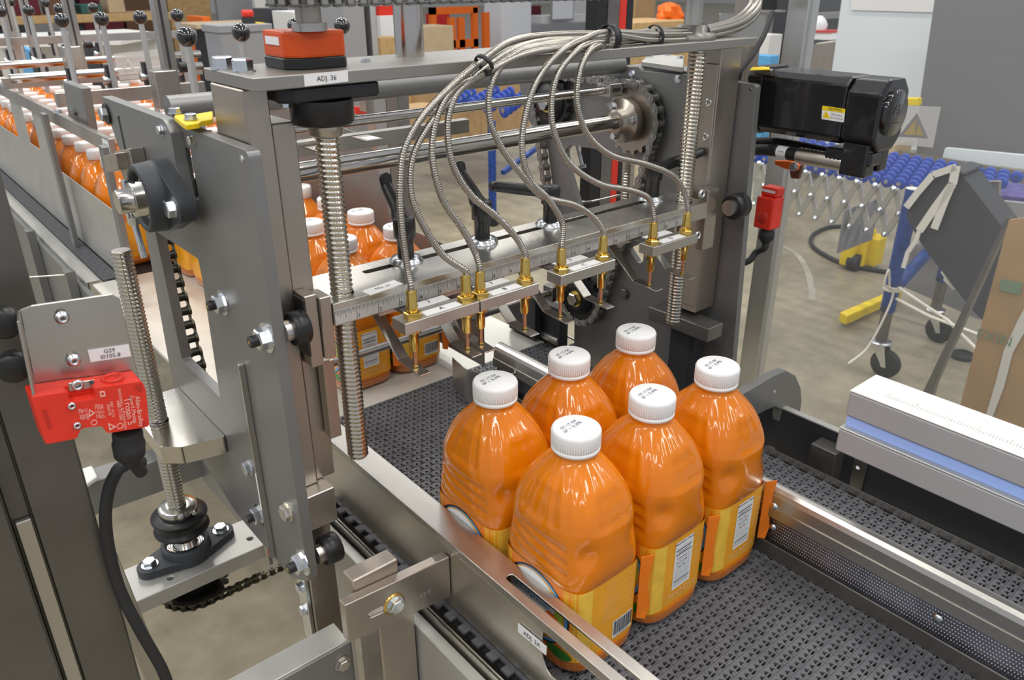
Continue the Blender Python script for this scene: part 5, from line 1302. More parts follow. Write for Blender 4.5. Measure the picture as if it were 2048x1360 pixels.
0 and xbar(3.6, 1.36, .40, 1.6, 0, 0, 'chrome', 'farthest bright cross rod over the infeed lanes', .012)
kn_l = [(373, 74, 'largest black ball knob on its steel rod, left of the beam bolts'), (482, 65, 'black ball knob just left of the orange position indicator'), (591, 52, 'black ball knob peeking out behind the orange position indicator'), (684, 52, 'black ball knob right of the orange position indicator'),
        (280, 35, 'black ball knob in front of the wooden bench edge, left of the slotted pole'), (203, 38, 'black ball knob above the translucent warning sign'), (123, 41, 'dark ball knob above the grey posts at upper left'), (354, 31, 'black ball knob half hidden by the tall slotted pole'),
        (186, 16, 'small ball knob in front of the grey film on the bench'), (118, 18, 'small dark ball knob above and behind the one at upper left'), (57, 21, 'black ball knob near the upper left corner'), (91, 6, 'small black ball knob at the top edge near the upper left corner'), (21, 4, 'black ball knob at the very top left corner'), (1, 23, 'dark ball knob cut by the left picture edge')]
for u, v, lb_ in kn_l:
    q = A(u, v, z=1.5)
    if q.y > 6: q = A(u, v, z=1.49)
    t = thing('ball_knob_rod', lb_, 'knob', (q.x, q.y, 1.24))
    MB().sph((q.x, q.y, q.z), .0178, 24, 14).build('ball_knob', 'black_gloss', t)
    MB().cyl((q.x, q.y, 1.24), (q.x, q.y, q.z-.015), .0072, n=16).build('rod', 'alu', t)
    MB().box(q.x-.009, q.x+.013, q.y+.02, q.y+.045, 1.29, 1.385).build('guide_block', 'dark_side', t, .001)
    MB().cyl((q.x-.02, q.y+.03, 1.345), (q.x-.004, q.y+.03, 1.345), .012, n=14).build('clamp_nut', 'zinc', t)
# tall slotted poles
for (u, v, wd, lb_, y1) in ((345, 150, .03, 'tall slotted steel pole with clamp block left of the top beam', 2.04), (160, 110, .03, 'tall steel pole further back at upper left', 2.95), (62, 60, .028, 'tall grey pole at the far upper left', 3.6), (25, 60, .026, 'tall grey pole nearest the upper left corner', 3.9)):
    q = A(u, v, y=y1); t = thing('pole', lb_, 'pole', (q.x, y1, 1.3))
    MB().box(q.x-wd/2, q.x+wd/2, y1, y1+wd, 1.295, 1.85).build('pole_tube', 'steel', t, .001)
    MB().box(q.x-.005, q.x+.001, y1-.0006, y1, 1.40, 1.85).build('slot', 'ink', t)
    if u in (345, 160):
        MB().box(q.x-.055, q.x-.004, y1-.045, y1-.0015, 1.315, 1.40).build('clamp_block', 'steel', t, .0012)
        MB().cyl((q.x+.022, y1+.01, 1.40), (q.x+.045, y1+.01, 1.40), .012, n=16).build('clamp_knob', 'black_plastic', t)
# grey flat plate above the rail
gpl = thing('lane_plate', 'grey square-edged plate standing across the flat rail left of the slit plate', 'plate', (.45, 2.1, 1.2))
MB().prism(AA([(125, 162), (162, 176), (178, 262), (140, 250)], x=.445), (.02, 0, 0)).build('plate', 'plate', gpl, .002)
MB().bolt(A(152, 224, x=.445), (-1, 0, 0), .008).build('bolt', 'steel_dark', gpl)
# translucent sign
ts = thing('warning_sign', 'translucent white plastic warning sign between the ball knob rods', 'sign', A(280, 160, x=.0001+.72))
pl_ = A(228, 108, y=2.55), A(337, 97, y=2.55), A(337, 153, y=2.55), A(240, 160, y=2.55)
MB().prism(list(pl_), (0, .002, 0)).build('sign_sheet', 'white_plastic' if 0 else 'clear_sign', ts)
tri = AA([(255, 115), (276, 147), (239, 150)], y=2.549); ti = AA([(255, 122), (268, 144), (246, 146)], y=2.549); MB().prism(tri, (0, -.0005, 0), [ti]).build('triangle', 'label_cream' if 0 else 'panel_grey', ts)
# extra frame posts seen between the columns
for u0, u1, v, y_, m_, lb_ in ((755, 778, 300, 1.62, 'alu', 'pale aluminium post behind the upper shafts'), (780, 800, 300, 1.63, 'steel', 'brownish steel post right beside the pale aluminium post'), (806, 828, 380, 1.66, 'plate', 'grey post with cable behind the left conduits')):
    a, b = A(u0, v, y=y_).x, A(u1, v, y=y_).x; solo(MB().box(a, b, y_, y_+.04, 0, 1.42 if y_ < 1.66 else 1.36), 'frame_post', m_, lb_, 'post', bevel=.001)
bx_ = thing('side_channel', 'steel channel with bolts behind the black bearing block, upper middle', 'bar', (.8, 1.5, 1.36))
p_, q_ = A(735, 196, z=1.42), A(905, 246, z=1.36)
MB().prism([A(738, 200, y=1.9), A(800, 208, y=1.9), A(800, 226, y=1.9), A(738, 226, y=1.9)], (0, .05, 0)).build('channel', 'steel_warm', bx_, .001)
for u in (788, 803): MB().bolt(A(u, 203, y=1.92), (0, 0, 1), .01).build('bolt', 'zinc', bx_)
solo(MB().prism(AA([(712, 214), (748, 218), (748, 228), (712, 228)], y=2.0), (0, .03, 0)), 'red_cover', 'red_box', 'small red cover behind the black bearing block', 'cover')
# ------------------------------------------------------------------ background
def slab(name, lb_, cat, m_, u0, v0, u1, v1, dist, depth=.3, ground=False, group=None, bevel=.004):
    """upright box whose front is seen between two pixels at a given depth y; optionally reaching the floor"""
    a, b = A(u0, v0, y=dist), A(u1, v1, y=dist); x0, x1 = sorted((a.x, b.x)); z1 = max(a.z, b.z); z0 = 0 if ground else max(0.001, min(a.z, b.z))
    b_ = MB().box(x0, x1, dist, dist+depth, z0, z1)
    return solo(b_, name, m_, lb_, cat, group, bevel=bevel)
# far bench with clutter
wb = thing('workbench', 'long wooden workbench far behind the ball knobs at upper left', 'workbench', (3.0, 13, 0))
yb0 = 12.5
a, b = A(-60, 62, y=yb0), A(352, 28, y=yb0)
xw0, xw1 = A(-60, 44, y=yb0).x, A(352, 38, y=yb0).x; zw = A(230, 28, y=yb0).z
MB().box(xw0, xw1, yb0, yb0+1.0, zw-.10, zw).build('bench_top', 'wood', wb, .01)
for x in (xw0+.3, (xw0+xw1)/2, xw1-.2): MB().box(x-.05, x+.05, yb0+.1, yb0+.2, 0, zw-.1).build('leg', 'dark_side', wb)
MB().box(xw0+.2, xw1-.2, yb0+.2, yb0+.9, .15, .42).build('lower_shelf', 'brown', wb)
random.seed(11)
cl = [('tool_box', 'dark grey', 'bin_dark'), ('crate', 'brown', 'brown'), ('carton', 'pale', 'cardboard_light'), ('tool_box', 'maroon', 'maroon'), ('crate', 'green', 'teal')]
xx = xw0+.2; k = 0
while xx < xw1-.5:
    nm, cn_, m_ = cl[(k*3) % 5]; w_ = .22+.2*((k*7) % 4)/4; h = .12+.14*((k*5) % 3)/2
    slot_ = ['first', 'second', 'third', 'fourth', 'fifth', 'sixth', 'seventh', 'eighth', 'ninth', 'tenth', 'eleventh', 'twelfth', 'thirteenth', 'fourteenth', 'fifteenth', 'sixteenth'][min(k, 15)]
    solo(MB().box(xx, xx+w_, yb0+.3, yb0+.7, zw, zw+h), nm, m_, '%s %s, %s from the left on the far wooden workbench' % (cn_, nm.replace('_', ' '), slot_), 'box', bevel=.01); xx += w_+.09; k += 1
# things standing behind the bench
for k, (u0, u1, m_, lb_) in enumerate(((0, 45, 'bin_dark', 'dark rack behind the left end of the wooden bench'), (50, 150, 'grey_paint', 'grey machine behind the wooden bench'), (160, 240, 'maroon', 'dark red cabinet behind the wooden bench'), (245, 330, 'brown', 'brown shelf unit behind the wooden bench'), (335, 420, 'wood', 'wooden rack near the slotted pole, far back'))):
    p_, q_ = A(u0, 5, y=15).x, A(u1, 5, y=15).x; solo(MB().box(p_, q_, 15, 15.5, 0, 1.9), 'cabinet', m_, lb_, 'cabinet', bevel=.01)
# white wrapped boxes in front
wx = thing('wrapped_table', 'big white covered table beyond the infeed lanes', 'table', (3, 9, 0))
MB().prism([A(-10, 68, z=1.12), A(250, 58, z=1.12), A(333, 66, z=1.12), A(240, 82, z=1.12), A(-10, 88, z=1.12)], (0, 0, -.03)).build('table_top', 'white_plastic', wx)
p_ = A(232, 80, z=1.09); p1_ = A(330, 70, z=1.09); p2_ = A(-10, 88, z=1.09)
MB().prism([A(-10, 88, z=1.09), A(238, 82, z=1.09), A(328, 70, z=1.09), A(250, 66, z=1.09)], (0, 0, -1.08)).build('table_skirt', 'white_plastic', wx)
slab('blue_crate', 'pale blue crate under the far white table', 'crate', 'label_blue', 55, 98, 72, 110, 5.6, .3, True)
slab('blue_crate', 'light blue box seen between the ball knob rods', 'crate', 'label_blue', 168, 95, 188, 118, 5.2, .3, True)
for i, (u, v) in enumerate(((85, 108), (188, 93))): slab('black_box', ['black box behind the hanger bars, left one', 'black box behind the hanger bars, right one'][i], 'box', 'bin_dark', u-12, v, u+10, v+20, 4.9, .2, True)
# grey control box with red stop button
cb = thing('control_box', 'grey control box with a red stop button on top', 'box', (2.6, 5.2, 0))
yb1 = 4.9; xa_, xb_ = A(443, 90, y=yb1).x, A(545, 90, y=yb1).x; zc1 = A(490, 52, y=yb1).z
MB().box(xa_, xb_, yb1, yb1+.25, .75, zc1).build('housing', 'grey_paint', cb, .006); MB().box(xa_-.01, xb_+.01, yb1-.01, yb1+.26, zc1-.035, zc1+.008).build('lid', 'grey_paint', cb, .004)
MB().box(xa_+.1, xb_-.1, yb1+.08, yb1+.16, 0, .75).build('pedestal', 'grey_paint', cb)
q = A(497, 44, y=yb1+.1); MB().cyl((q.x, yb1+.1, zc1+.008), (q.x, yb1+.1, zc1+.045), .04, n=20).build('button_collar', 'ink', cb); MB().lathe([(.03, 0), (.036, .01), (.036, .03), (.028, .04), (.001, .041)], (q.x, yb1+.1, zc1+.045), n=20).build('stop_button', 'red_box', cb)
MB().box(q.x+.03, xb_-.01, yb1+.05, yb1+.15, zc1+.008, zc1+.012).build('yellow_plate', 'yellow', cb)
# desk with orange cart
dk = thing('desk', 'light desk top on a dark pedestal behind the grey control box', 'desk', (4, 9, 0))
p_, q_ = A(393, 50, y=9), A(470, 46, y=9); MB().box(p_.x, q_.x+1, 9, 9.7, p_.z-.04, p_.z).build('desk_top', 'cardboard_light', dk); MB().box(A(418, 60, y=9.1).x, q_.x+.6, 9.1, 9.6, 0, p_.z-.04).build('pedestal', 'dark_side', dk)
slab('tool_cart', 'orange tool cart beside the desk, far left of the control box', 'cart', 'orange_bright', 404, 34, 428, 85, 9.8, .5, True)
slab('partition', 'grey office partition behind the desk', 'partition', 'grey_paint', 428, -30, 560, 60, 13, .1, True)
slab('partition', 'white partition leaning behind the ball knobs', 'partition', 'white_plastic', 505, -30, 545, 50, 12.4, .1, True)
slab('person_chair', 'dark blue office chair behind the control box', 'chair', 'dark_side', 540, 15, 580, 70, 9, .4) if 0 else None
slab('pallet_wrap', 'dark blue bag on the floor behind the control box', 'bag', 'bin_dark', 536, 18, 582, 75, 8.6, .4, True)
slab('carton', 'white carton stack behind the orange position indicator', 'carton', 'white_plastic', 586, 24, 640, 110, 8, .5, True)
slab('cabinet', 'tall grey cabinet right of the orange position indicator', 'cabinet', 'grey_paint', 682, -40, 735, 110, 6.5, .5, True)
slab('cabinet', 'narrow pale grey cabinet beside the tall grey one', 'cabinet', 'alu', 736, -40, 758, 110, 6.5, .5, True)
slab('red_board', 'red topped white board behind the round tie post', 'board', 'label_white', 760, 32, 802, 72, 10, .1, True)
slab('red_board', 'red panel behind the round tie post', 'board', 'red_box', 758, 12, 800, 31, 10.1, .1)
slab('wood_bench', 'light wooden shelf edge behind the round tie post', 'shelf', 'wood', 760, 76, 800, 92, 9.5, .3, True)
# orange steel frame
of = thing('orange_rack', 'orange welded steel frame far behind the beam', 'rack', (8, 12, 0))
def ofb(u0, v0, u1, v1, y=11.5): a, b = A(u0, v0, y=y), A(u1, v1, y=y); MB().box(min(a.x, b.x), max(a.x, b.x), y, y+.08, 0 if abs(u1-u0) < 14 else max(0, min(a.z, b.z)), max(a.z, b.z)).build('frame_bar', 'orange_bright', of)
ofb(862, 15, 874, 55); ofb(946, 15, 957, 93); ofb(862, 15, 957, 26); ofb(880, 82, 957, 93); ofb(899, 35, 911, 55); ofb(918, 35, 930, 60); ofb(968, 25, 980, 93)
slab('red_machine', 'dark red machine inside the orange frame', 'machine', 'red_bright', 876, 28, 900, 55, 12.5, .4, True)
slab('carton', 'open brown carton standing behind the beam', 'carton', 'cardboard_light', 843, 54, 908, 100, 9.5, .5, True)
slab('cabinet', 'white cabinet with bright door left of the far desk', 'cabinet', 'label_white', 1002, -10, 1062, 78, 12, .5, True)
slab('desk', 'grey office desk with papers far behind the conduits', 'desk', 'grey_paint', 1062, 50, 1200, 78, 12, .6, True)
slab('paper_pile', 'pile of white papers on the far office desk', 'papers', 'white_plastic', 1085, 32, 1180, 50, 12.2, .4)
mn = thing('monitor', 'pale computer monitor on the far office desk', 'monitor', (9, 12.3, .8)); p_, q_ = A(1103, 8, y=12.1), A(1147, 40, y=12.1)
MB().box(p_.x, q_.x, 12.1, 12.13, q_.z, p_.z+.08).build('bezel', 'grey_paint', mn); MB().box(p_.x+.03, q_.x-.03, 12.09, 12.1, q_.z+.03, p_.z+.06).build('screen', 'label_white', mn)
slab('carton', 'maroon box behind the far monitor', 'box', 'maroon', 1060, 12, 1082, 40, 13, .4)
slab('cabinet', 'beige cabinet behind the far monitor', 'cabinet', 'panel_grey', 1150, -10, 1185, 34, 13, .4)
# cardboard cartons under the beam with orange bits
for i, (u0, v0, u1, v1, y_, m_, lb_) in enumerate(((806, 232, 920, 282, 4.6, 'cardboard', 'low brown carton under the upper shafts'), (880, 180, 1060, 268, 5.2, 'cardboard', 'wide brown carton holding orange items'), (1000, 155, 1062, 215, 5.6, 'cardboard', 'tall brown carton behind the wide one'), (905, 150, 1000, 205, 6.0, 'cardboard_light', 'pale carton flap behind the orange items'), (790, 185, 880, 235, 5.6, 'wood', 'wooden pallet board left of the cartons'))):
    slab('carton', lb_, 'carton', m_, u0, v0, u1, v1, y_, .45)
random.seed(5)
ob = MB()
for k in range(40):
    q = A(random.uniform(885, 1005), random.uniform(176, 192), y=5.5); ob.sph(q, .035, 8, 6)
solo(ob, 'orange_parts', 'orange_bright', 'heap of small orange parts in the wide carton', 'parts', kind='stuff')
# second roller conveyor behind
def wheel_field(name, lb_, x0, x1, y0, y1, nx, ny, z, r, rot=0):
    t = thing(name, lb_, 'conveyor', ((x0+x1)/2, (y0+y1)/2, z)); pr = None
    for i in range(nx):
        for j in range(ny):
            x = x0+(x1-x0)*(i+.5)/nx; y = y0+(y1-y0)*(j+.5+(.5 if i % 2 else 0))/ny
            if pr is None:
                pr = MB().lathe([(r*.35, -.007), (r*.8, -.007), (r, -.004), (r, .004), (r*.8, .007), (r*.35, .007)], (x, y, z), (1, 0, 0), n=18).build('skate_wheel', 'blue_plastic', t); p0 = (x, y)
                h0 = MB().cyl((x-.014, y, z), (x+.014, y, z), r*.36, n=8).build('wheel_hub', 'zinc', pr)
            else:
                c = pr.copy(); C.objects.link(c); c.location = (x-p0[0], y-p0[1], 0); h = h0.copy(); C.objects.link(h); h.parent = c
    return t
sc2 = wheel_field('skate_conveyor', 'far blue skate wheel conveyor seen between the conduits', 3.4, 4.1, 4.1, 5.0, 6, 5, .78, .05)
p_ = A(990, 440, y=4.2); MB().cyl((p_.x-.02, 4.2, .1), (p_.x-.02, 4.2, .72), .028, n=16).build('leg', 'blue_paint', sc2); MB().cyl((p_.x-.02, 4.17, .05), (p_.x-.02, 4.23, .05), .05, n=20).build('caster', 'rubber', sc2)
MB().bar((3.45, 4.2, .36), (4.1, 4.4, .5), .03, .03).build('brace', 'blue_paint', sc2)
# ------------------------------------------------------------------ right: expandable skate wheel conveyor
XW = 3.3
sk_ = wheel_field('skate_conveyor', 'expandable blue skate wheel conveyor with crossed aluminium side bars at right', XW+.03, XW+.62, 1.16, 2.25, 7, 20, .80, .026)
tops = [(1577, 352), (1618, 352), (1654, 356), (1688, 360), (1722, 363), (1755, 366), (1811, 370), (1850, 374)]
ys_t = [A(u, v, x=XW).y for u, v in tops]; st_ = .078*1.0
yy = A(1755, 366, x=XW).y; zt3, zm3, zb3 = .795, .71, .60
for k in range(-5, 8):
    y = yy+k*.081
    for s in (-1, 1):
        MB().bar((XW-(.012 if s > 0 else 0), y, zt3), (XW-(.012 if s > 0 else 0), y+s*.081, zb3), .010, .026, up=(0, 1, 0)).build('scissor_bar', 'alu', sk_, .002)
    for yo_, z_ in ((y, zt3), (y+.0405, (zt3+zb3)/2), (y, zb3)):
        MB().lathe([(.013, 0), (.012, .006), (.001, .011)], (XW-.02, yo_, z_), (-1, 0, 0), n=14).build('rivet', 'zinc', sk_)
def leg(uv_top, uv_bot, y_, lb_, x_=None, caster=True):
    q = A(*uv_bot, z=.06); x, y = q.x, q.y; zt = CAM.z+(A(*uv_top, y=y).z-CAM.z)
    t = thing('conveyor_leg', lb_, 'leg', (x, y, 0))
    MB().cyl((x, y, .30), (x, y, zt), .030, n=24).build('outer_tube', 'blue_paint', t); MB().cyl((x, y, zt-.0), (x, y, zt+.002), .029, n=24).build('tube_end', 'panel_grey', t)
    MB().cyl((x, y, .155), (x, y, .30), .024, n=20).build('inner_tube', 'steel_dark', t)
    MB().lathe([(.04, .145), (.045, .15), (.045, .158), (.024, .16)], (x, y, 0), n=24).build('swivel', 'zinc', t)
    for s in (-1, 1): MB().prism([(x+s*.024, y-.03, .15), (x+s*.024, y+.03, .15), (x+s*.024, y-.035, .055), (x+s*.024, y-.055, .055)], (s*.003, 0, 0)).build('fork', 'zinc', t)
    MB().lathe([(.03, -.018), (.058, -.016), (.0635, -.010), (.0635, .010), (.058, .016), (.03, .018)], (x, y-.04, .0637), (1, 0, 0), n=32).build('wheel', 'rubber', t)
    MB().cyl((x-.026, y-.04, .0637), (x+.026, y-.04, .0637), .012, n=12).build('axle', 'zinc', t)
    MB().cyl((x-.05, y, .32), (x-.02, y, .32), .010, n=10).build('clamp_screw', 'ink', t)
    return x, y, zt
x1c, y1c, z1c = leg((1768, 398), (1753, 722), 0, 'blue conveyor leg nearest the camera, tied with white rope')
x2c, y2c, z2c = leg((1862, 480), (1862, 655), 0, 'blue conveyor leg farther right, behind the white rope')
rl = thing('cross_brace', 'dark blue cross tube between the two blue conveyor legs', 'brace', ((x1c+x2c)/2, (y1c+y2c)/2, .45))
MB().cyl((x1c+.035, y1c+.0, .40), (x2c-.0, y2c+.02, .56), .026, n=20).build('tube', 'blue_paint', rl)
rp_ = thing('rope', 'thin white rope tied around the blue conveyor legs', 'rope', (x1c, y1c, .3))
RB = .006
MB().tube([(x1c-.02, y1c-.035, .42), A(1895, 640, x=2.8), A(1952, 697, x=2.8)], RB, 8).build('strand', 'rope', rp_)
MB().tube([(x1c-.02, y1c-.035, .37), A(1860, 633, x=2.8), A(1955, 668, x=2.8)], RB, 8).build('strand', 'rope', rp_)
MB().tube([(x2c, y2c-.03, .55), A(1890, 560, x=3.0), A(1910, 578, x=3.0)], RB, 8).build('strand', 'rope', rp_)
MB().tube([(x2c, y2c-.03, .60), A(1885, 545, x=3.0), A(1908, 578, x=3.0)], RB, 8).build('strand', 'rope', rp_)
for z in (.40, .412): MB().lathe([(.034, -.006), (.038, 0), (.034, .006)], (x1c, y1c, z), n=20, ends=False).build('rope_turn', 'rope', rp_)
MB().tube(crom([(x1c-.03, y1c, .42), (x1c-.07, y1c, .50), (x1c-.08, y1c, .44), (x1c-.03, y1c-.02, .40), (x1c-.06, y1c-.02, .30), (x1c-.12, y1c, .16), (x1c-.2, y1c+.03, .10)], 8), RB*.8, 8).build('loose_end', 'rope', rp_)
MB().tube(crom([(x2c-.03, y2c, .55), (x2c-.07, y2c, .63), (x2c, y2c-.03, .66), (x2c+.05, y2c, .60), (x2c-.02, y2c-.02, .56)], 8), RB*.8, 8).build('knot', 'rope', rp_)
# gusset plate behind the near leg
gs = slab('gusset_plate', 'grey gusset plate behind the near blue conveyor leg', 'plate', 'grey_paint', 1690, 420, 1745, 480, 1.62, .006)
# yellow pallet jack
pj = thing('pallet_jack', 'yellow pallet jack on the floor behind the blue conveyor legs', 'pallet jack', (4.2, 1.8, 0))
f0_, f1_, f2_, f3_ = A(1680, 624, z=.07), A(1695, 632, z=.07), A(1805, 582, z=.07), A(1792, 576, z=.07)
MB().prism([f0_, f1_, f2_, f3_], (0, 0, -.05)).build('fork', 'yellow', pj, .004)
for u in (1700, 1722, 1745): 
    q = A(u, 530, z=.02); MB().box(q.x-.05, q.x+.06, q.y-.03, q.y+.05, .02, .20 if u != 1722 else .24).build('body_block', 'yellow', pj, .01)
q = A(1712, 528, z=.04); MB().cyl((q.x, q.y-.02, .05), (q.x, q.y+.04, .05), .05, n=20).build('wheel', 'rubber', pj)
# hose on the floor
hp = [A(u, v, z=.014) for u, v in ((1780, 545), (1735, 538), (1690, 528), (1650, 510), (1624, 490), (1626, 470), (1655, 455), (1690, 452), (1730, 448))]
solo(MB().tube(crom(hp, 10), .013, 10), 'floor_hose', 'rubber', 'dark hose curving on the concrete floor by the pallet jack', 'hose')
mat('worn_paint', (.4, .37, .3), .5, 0, noise=.2, nscale=9)
# painted arc and crack on the floor: slightly raised paint film
ar = [A(u, v, z=.0015) for u, v in ((1560, 490), (1590, 505), (1612, 535), (1622, 570), (1625, 600))]
b = MB(); P_ = crom(ar, 8)
for i in range(len(P_)-1):
    d = (P_[i+1]-P_[i]); n_ = Vector((-d.y, d.x, 0)).normalized()*.018; b.add([P_[i]-n_, P_[i+1]-n_, P_[i+1]+n_, P_[i]+n_], [(0, 1, 2, 3)])
structure(solo(b, 'trim_1', 'worn_paint', 'worn pale paint arc on the concrete floor', 'marking'))
# black bin with tape
bn = thing('black_bin', 'large black bin tipped on its corner and tied with white tape', 'bin', (3.0, 1.0, .2))
XB = 2.9
pb = AA([(1810, 432), (1822, 400), (1858, 352), (1905, 342), (1925, 350), (2040, 500), (2000, 600), (1975, 650), (1945, 622), (1882, 540), (1850, 500)], x=XB)
MB().prism(roundpoly(pb, .03, 4), (.16, .01, .0)).build('bin_body', 'bin_dark', bn, .01)
pt = MB().prism(AA([(1812, 425), (1826, 398), (1860, 350), (1905, 337), (1932, 346), (1928, 352), (1905, 345), (1864, 357), (1832, 402)], x=XB-.012), (.18, .01, 0)).build('bin_rim', 'bin_dark', bn, .006)
tpz = thing('tape_strips', 'white tape strips wrapped over the corner of the black bin', 'tape', (2.88, 1.1, .7))
def tape(pts, w_):
    b = MB(); P_ = [A(u, v, x=XB-.02) for u, v in pts]
    for i in range(len(P_)-1):
        d = (P_[i+1]-P_[i]).normalized(); n_ = Vector((0, -d.z, d.y))*w_; b.prism([P_[i]-n_, P_[i+1]-n_, P_[i+1]+n_, P_[i]+n_], (.003, 0, 0))
    b.build('tape_strip', 'tape', tpz)
tape([(1812, 415), (1835, 385), (1865, 350), (1912, 334)], .012); tape([(1912, 332), (1905, 368), (1870, 415), (1838, 462)], .014); tape([(1905, 365), (1890, 400), (1868, 458)], .013); tape([(1838, 462), (1832, 480), (1815, 505), (1806, 536)], .008)
# conveyor body at right behind
rv = thing('belt_conveyor', 'steel sided conveyor with purple belt behind the black bin', 'conveyor', (4.2, 1.5, .3))
XV = 4.0
MB().prism(AA([(1766, 296), (2100, 352), (2100, 388), (1766, 345)], x=XV+.4), (.02, 0, 0)).build('back_rail', 'steel_warm', rv)
pbm = mat('purple_belt', (.10, .08, .28), .45, 0, noise=.5, nscale=30, stretch=(1, 1, 6))
MB().prism([A(1930, 385, z=.70), A(2100, 400, z=.70), A(2100, 375, z=.70), A(1940, 352, z=.70)], (0, 0, -.02)).build('belt', 'purple_belt', rv)
MB().prism(AA([(1930, 395), (2100, 412), (2100, 450), (1985, 440)], x=3.6), (.03, 0, 0)).build('front_rail', 'grey_paint', rv)
MB().prism(AA([(1976, 362), (2000, 361), (1998, 420), (1990, 424), (1974, 405)], x=3.55), (.02, 0, 0)).build('bracket', 'steel_warm', rv, .003)
MB().bolt(A(1983, 409, x=3.55), (-1, 0, 0), .014).build('bolt', 'zinc', rv)
MB().prism(AA([(1802, 300+180), (1960, 520), (1960, 640), (1775, 560)], x=3.9), (.03, 0, 0)).build('lower_skirt', 'grey_paint', rv)
# upright white panel and grey panel
wp = thing('whiteboard', 'tall whiteboard with a sheet of paper, right of the aluminium post', 'board', (5.2, 2.8, 0))
MB().prism(AA([(1690, -20), (1885, -20), (1835, 210), (1830, 300), (1655, 300), (1664, 150)], x=5.0), (.05, 0, 0)).build('panel', 'white_board', wp) if 'white_board' in MATS else (mat('white_board', (.72, .78, .82), .5), MB().prism(AA([(1686, -20), (1880, -20), (1862, 140), (1840, 300), (1640, 300), (1664, 140)], x=5.0), (.05, 0, 0)).build('panel', 'white_board', wp))
pp_ = AA([(1702, -20), (1876, -20), (1872, 25), (1702, 20)], x=4.99); ps_ = MB().prism(pp_, (.003, 0, 0)).build('paper_sheet', 'white_label', wp)
t_ = MB()
for i in range(3): text_on(t_, 'CASE PACKER LINE', .05, A(1790, 0+i*6-3, x=4.98), A(1876, 2, x=4.98)-A(1702, 0, x=4.98), (0, 0, 1))
for b_ in (): pass
gpn = solo(MB().prism(AA([(1872, -20), (2100, -20), (2100, 330), (1832, 320), (1840, 200)], x=4.6), (.05, 0, 0)), 'grey_panel', 'grey_panel_m' if 'grey_panel_m' in MATS else mat('grey_panel_m', (.17, .17, .18), .5), 'large plain grey panel filling the upper right corner', 'panel')
solo(MB().prism(AA([(1890, 296), (2100, 316), (2100, 345), (1884, 318)], x=4.45), (.04, 0, 0)), 'pale_strip', 'white_board', 'pale blue white board edge below the grey panel', 'board')
for u0, v0, u1, v1, lb_ in ((1786, 163, 1800, 175, 'small yellow clip above the black motor end'), (1812, 196, 1836, 212, 'yellow cap right of the black motor end')):
    solo(MB().prism(AA([(u0, v0), (u1, v0), (u1, v1), (u0, v1)], x=4.4), (.05, 0, 0)), 'yellow_clip', 'yellow', lb_, 'clip', bevel=.005)
slab('floor_board', 'orange and white board edge behind the warning sign', 'board', 'cardboard_light', 1790, 290, 1822, 302, 1.95, .05)
# shaded machine with tissue box behind the aluminium post
hm = thing('hopper', 'brown grey sheet metal hopper behind the aluminium post', 'hopper', (6.2, 3.6, .5))
MB().prism(AA([(1600, 160), (1618, 100), (1632, 86), (1690, 78), (1690, 150), (1640, 172)], x=6.2), (.4, 0, 0)).build('hopper_body', 'steel_warm', hm, .01); q = A(1650, 120, x=6.4); MB().box(6.25, 6.5, q.y-.1, q.y+.1, 0, q.z).build('hopper_leg', 'steel_dark', hm)
tb2 = thing('tissue_box', 'white and red tissue box standing on the hopper', 'box', A(1635, 80, x=6.3)); 
c0 = AA([(1608, 62), (1662, 64), (1662, 80), (1608, 78)], x=6.25); MB().prism(c0, (.15, 0, 0)).build('box_body', 'label_white', tb2); c1 = AA([(1608, 60), (1662, 61), (1662, 66), (1608, 65)], x=6.24); MB().prism(c1, (.16, 0, 0)).build('red_band', 'red_bright', tb2)
q = A(1638, 50, x=6.3); MB().lathe([(.055, -.05), (.07, 0), (.05, .04), (.02, .07)], q, n=9).build('tissue', 'label_white', tb2)
slab('rack', 'dark steel rack above the tissue box', 'rack', 'bin_dark', 1608, -20, 1690, 22, 4.6, .3, True)
slab('rack_shelf', 'grey shelf just above the tissue box', 'shelf', 'grey_paint', 1600, 28, 1690, 36, 4.5, .095)
slab('blue_bin', 'blue bin far behind between the posts', 'bin', 'label_blue', 1542, 112, 1556, 135, 4.2, .3, True)
slab('white_bag', 'white bag far behind between the posts', 'bag', 'white_plastic', 1540, 70, 1560, 110, 4.6, .3, True)
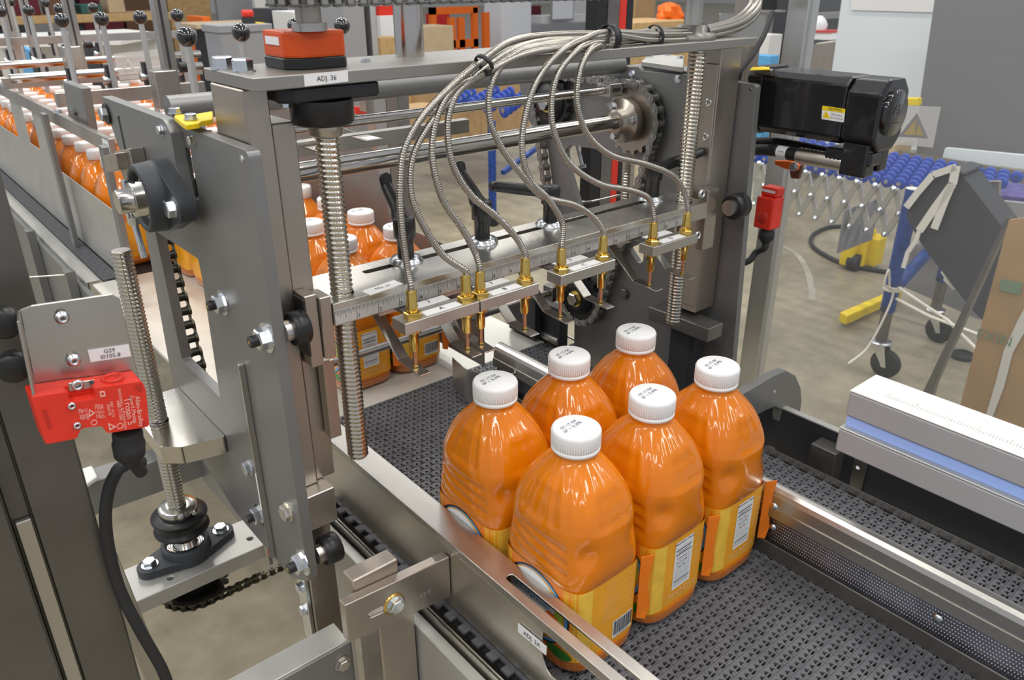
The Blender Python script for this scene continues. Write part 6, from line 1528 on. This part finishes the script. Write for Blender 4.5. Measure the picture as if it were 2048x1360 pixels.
# orange cloth on the bench
oc = thing('orange_cloth', 'bright orange cloth bundle on a wooden bench behind the right screw', 'cloth', A(1340, 55, y=5.5))
b = MB(); vs = []; c_ = A(1338, 32, y=5.5); random.seed(3)
for i in range(9):
    for j in range(16):
        th, ph = 2*PI*j/16, PI*i/8; r = .13*(1+.22*math.sin(3*th+i)+.15*math.cos(5*th-i*2)); vs.append(c_+Vector((r*math.sin(ph)*math.cos(th), r*math.sin(ph)*math.sin(th), .13*math.cos(ph))))
b.add(vs, [(i*16+j, i*16+(j+1) % 16, (i+1)*16+(j+1) % 16, (i+1)*16+j) for i in range(8) for j in range(16)], False); b.build('cloth_bundle', 'orange_bright', oc)
slab('wood_bench', 'wooden bench behind the right lead screw top', 'workbench', 'wood', 1268, 46, 1385, 62, 5.2, .6, True)
slab('carton', 'brown carton on the wooden bench behind the right screw', 'carton', 'cardboard', 1272, -10, 1310, 30, 6.6, .4, True)
# far walls
structure(MB().box(-4, 60, 40, 40.2, 0, 8).build('wall_back', 'panel_grey')); structure(MB().box(45, 45.2, -3, 40, 0, 8).build('wall_right', 'panel_grey'))
# leaning cardboard sheets
cs_ = thing('cardboard_sheet', 'tall cardboard sheet with torn tape leaning at the right picture edge', 'cardboard', (2.3, .6, 0))
MB().prism(AA([(2048+40, 430), (2018, 440), (1925, 790), (1900, 900), (2090, 1000)], x=2.2), (.01, 0, 0)).build('sheet', 'cardboard', cs_)
MB().prism(AA([(2018, 440), (2010, 436), (1828, 800), (1800, 860), (1895, 905), (1925, 790)], x=2.215), (.01, 0, 0)).build('sheet_edge', 'steel_dark', cs_) if 0 else None
MB().prism(AA([(2052, 610), (2036, 640), (2008, 700), (1990, 770), (1972, 830), (1985, 835), (2008, 775), (2026, 705), (2052, 660)], x=2.198), (-.001, 0, 0)).build('torn_tape', 'tape', cs_)
MB().prism(AA([(2003, 558), (2046, 566), (2040, 590), (1998, 580)], x=2.198), (-.001, 0, 0)).build('green_print', 'green_print' if 'green_print' in MATS else mat('green_print', (.2, .28, .18), .7), cs_)
t_ = MB(); text_on(t_, 'EXIN', .04, A(1988, 676, x=2.197), A(2010, 682, x=2.197)-A(1972, 672, x=2.197), (0, 0, 1)); t_.build('print', 'green_print', cs_)
solo(MB().prism(AA([(2022, 435), (2012, 437), (1838, 800), (1832, 830), (1852, 830), (1870, 770)], x=2.6), (.03, 0, 0)), 'steel_frame_edge', 'steel_dark', 'dark steel frame strip leaning beside the cardboard sheet', 'frame')
solo(MB().lathe([(.05, 0), (.05, .02), (.03, .03), (.03, .02)], A(1925, 715, z=.0), (0, 0, 1), n=24), 'floor_ring', 'rubber', 'black rubber ring on the floor beside the rope', 'ring')
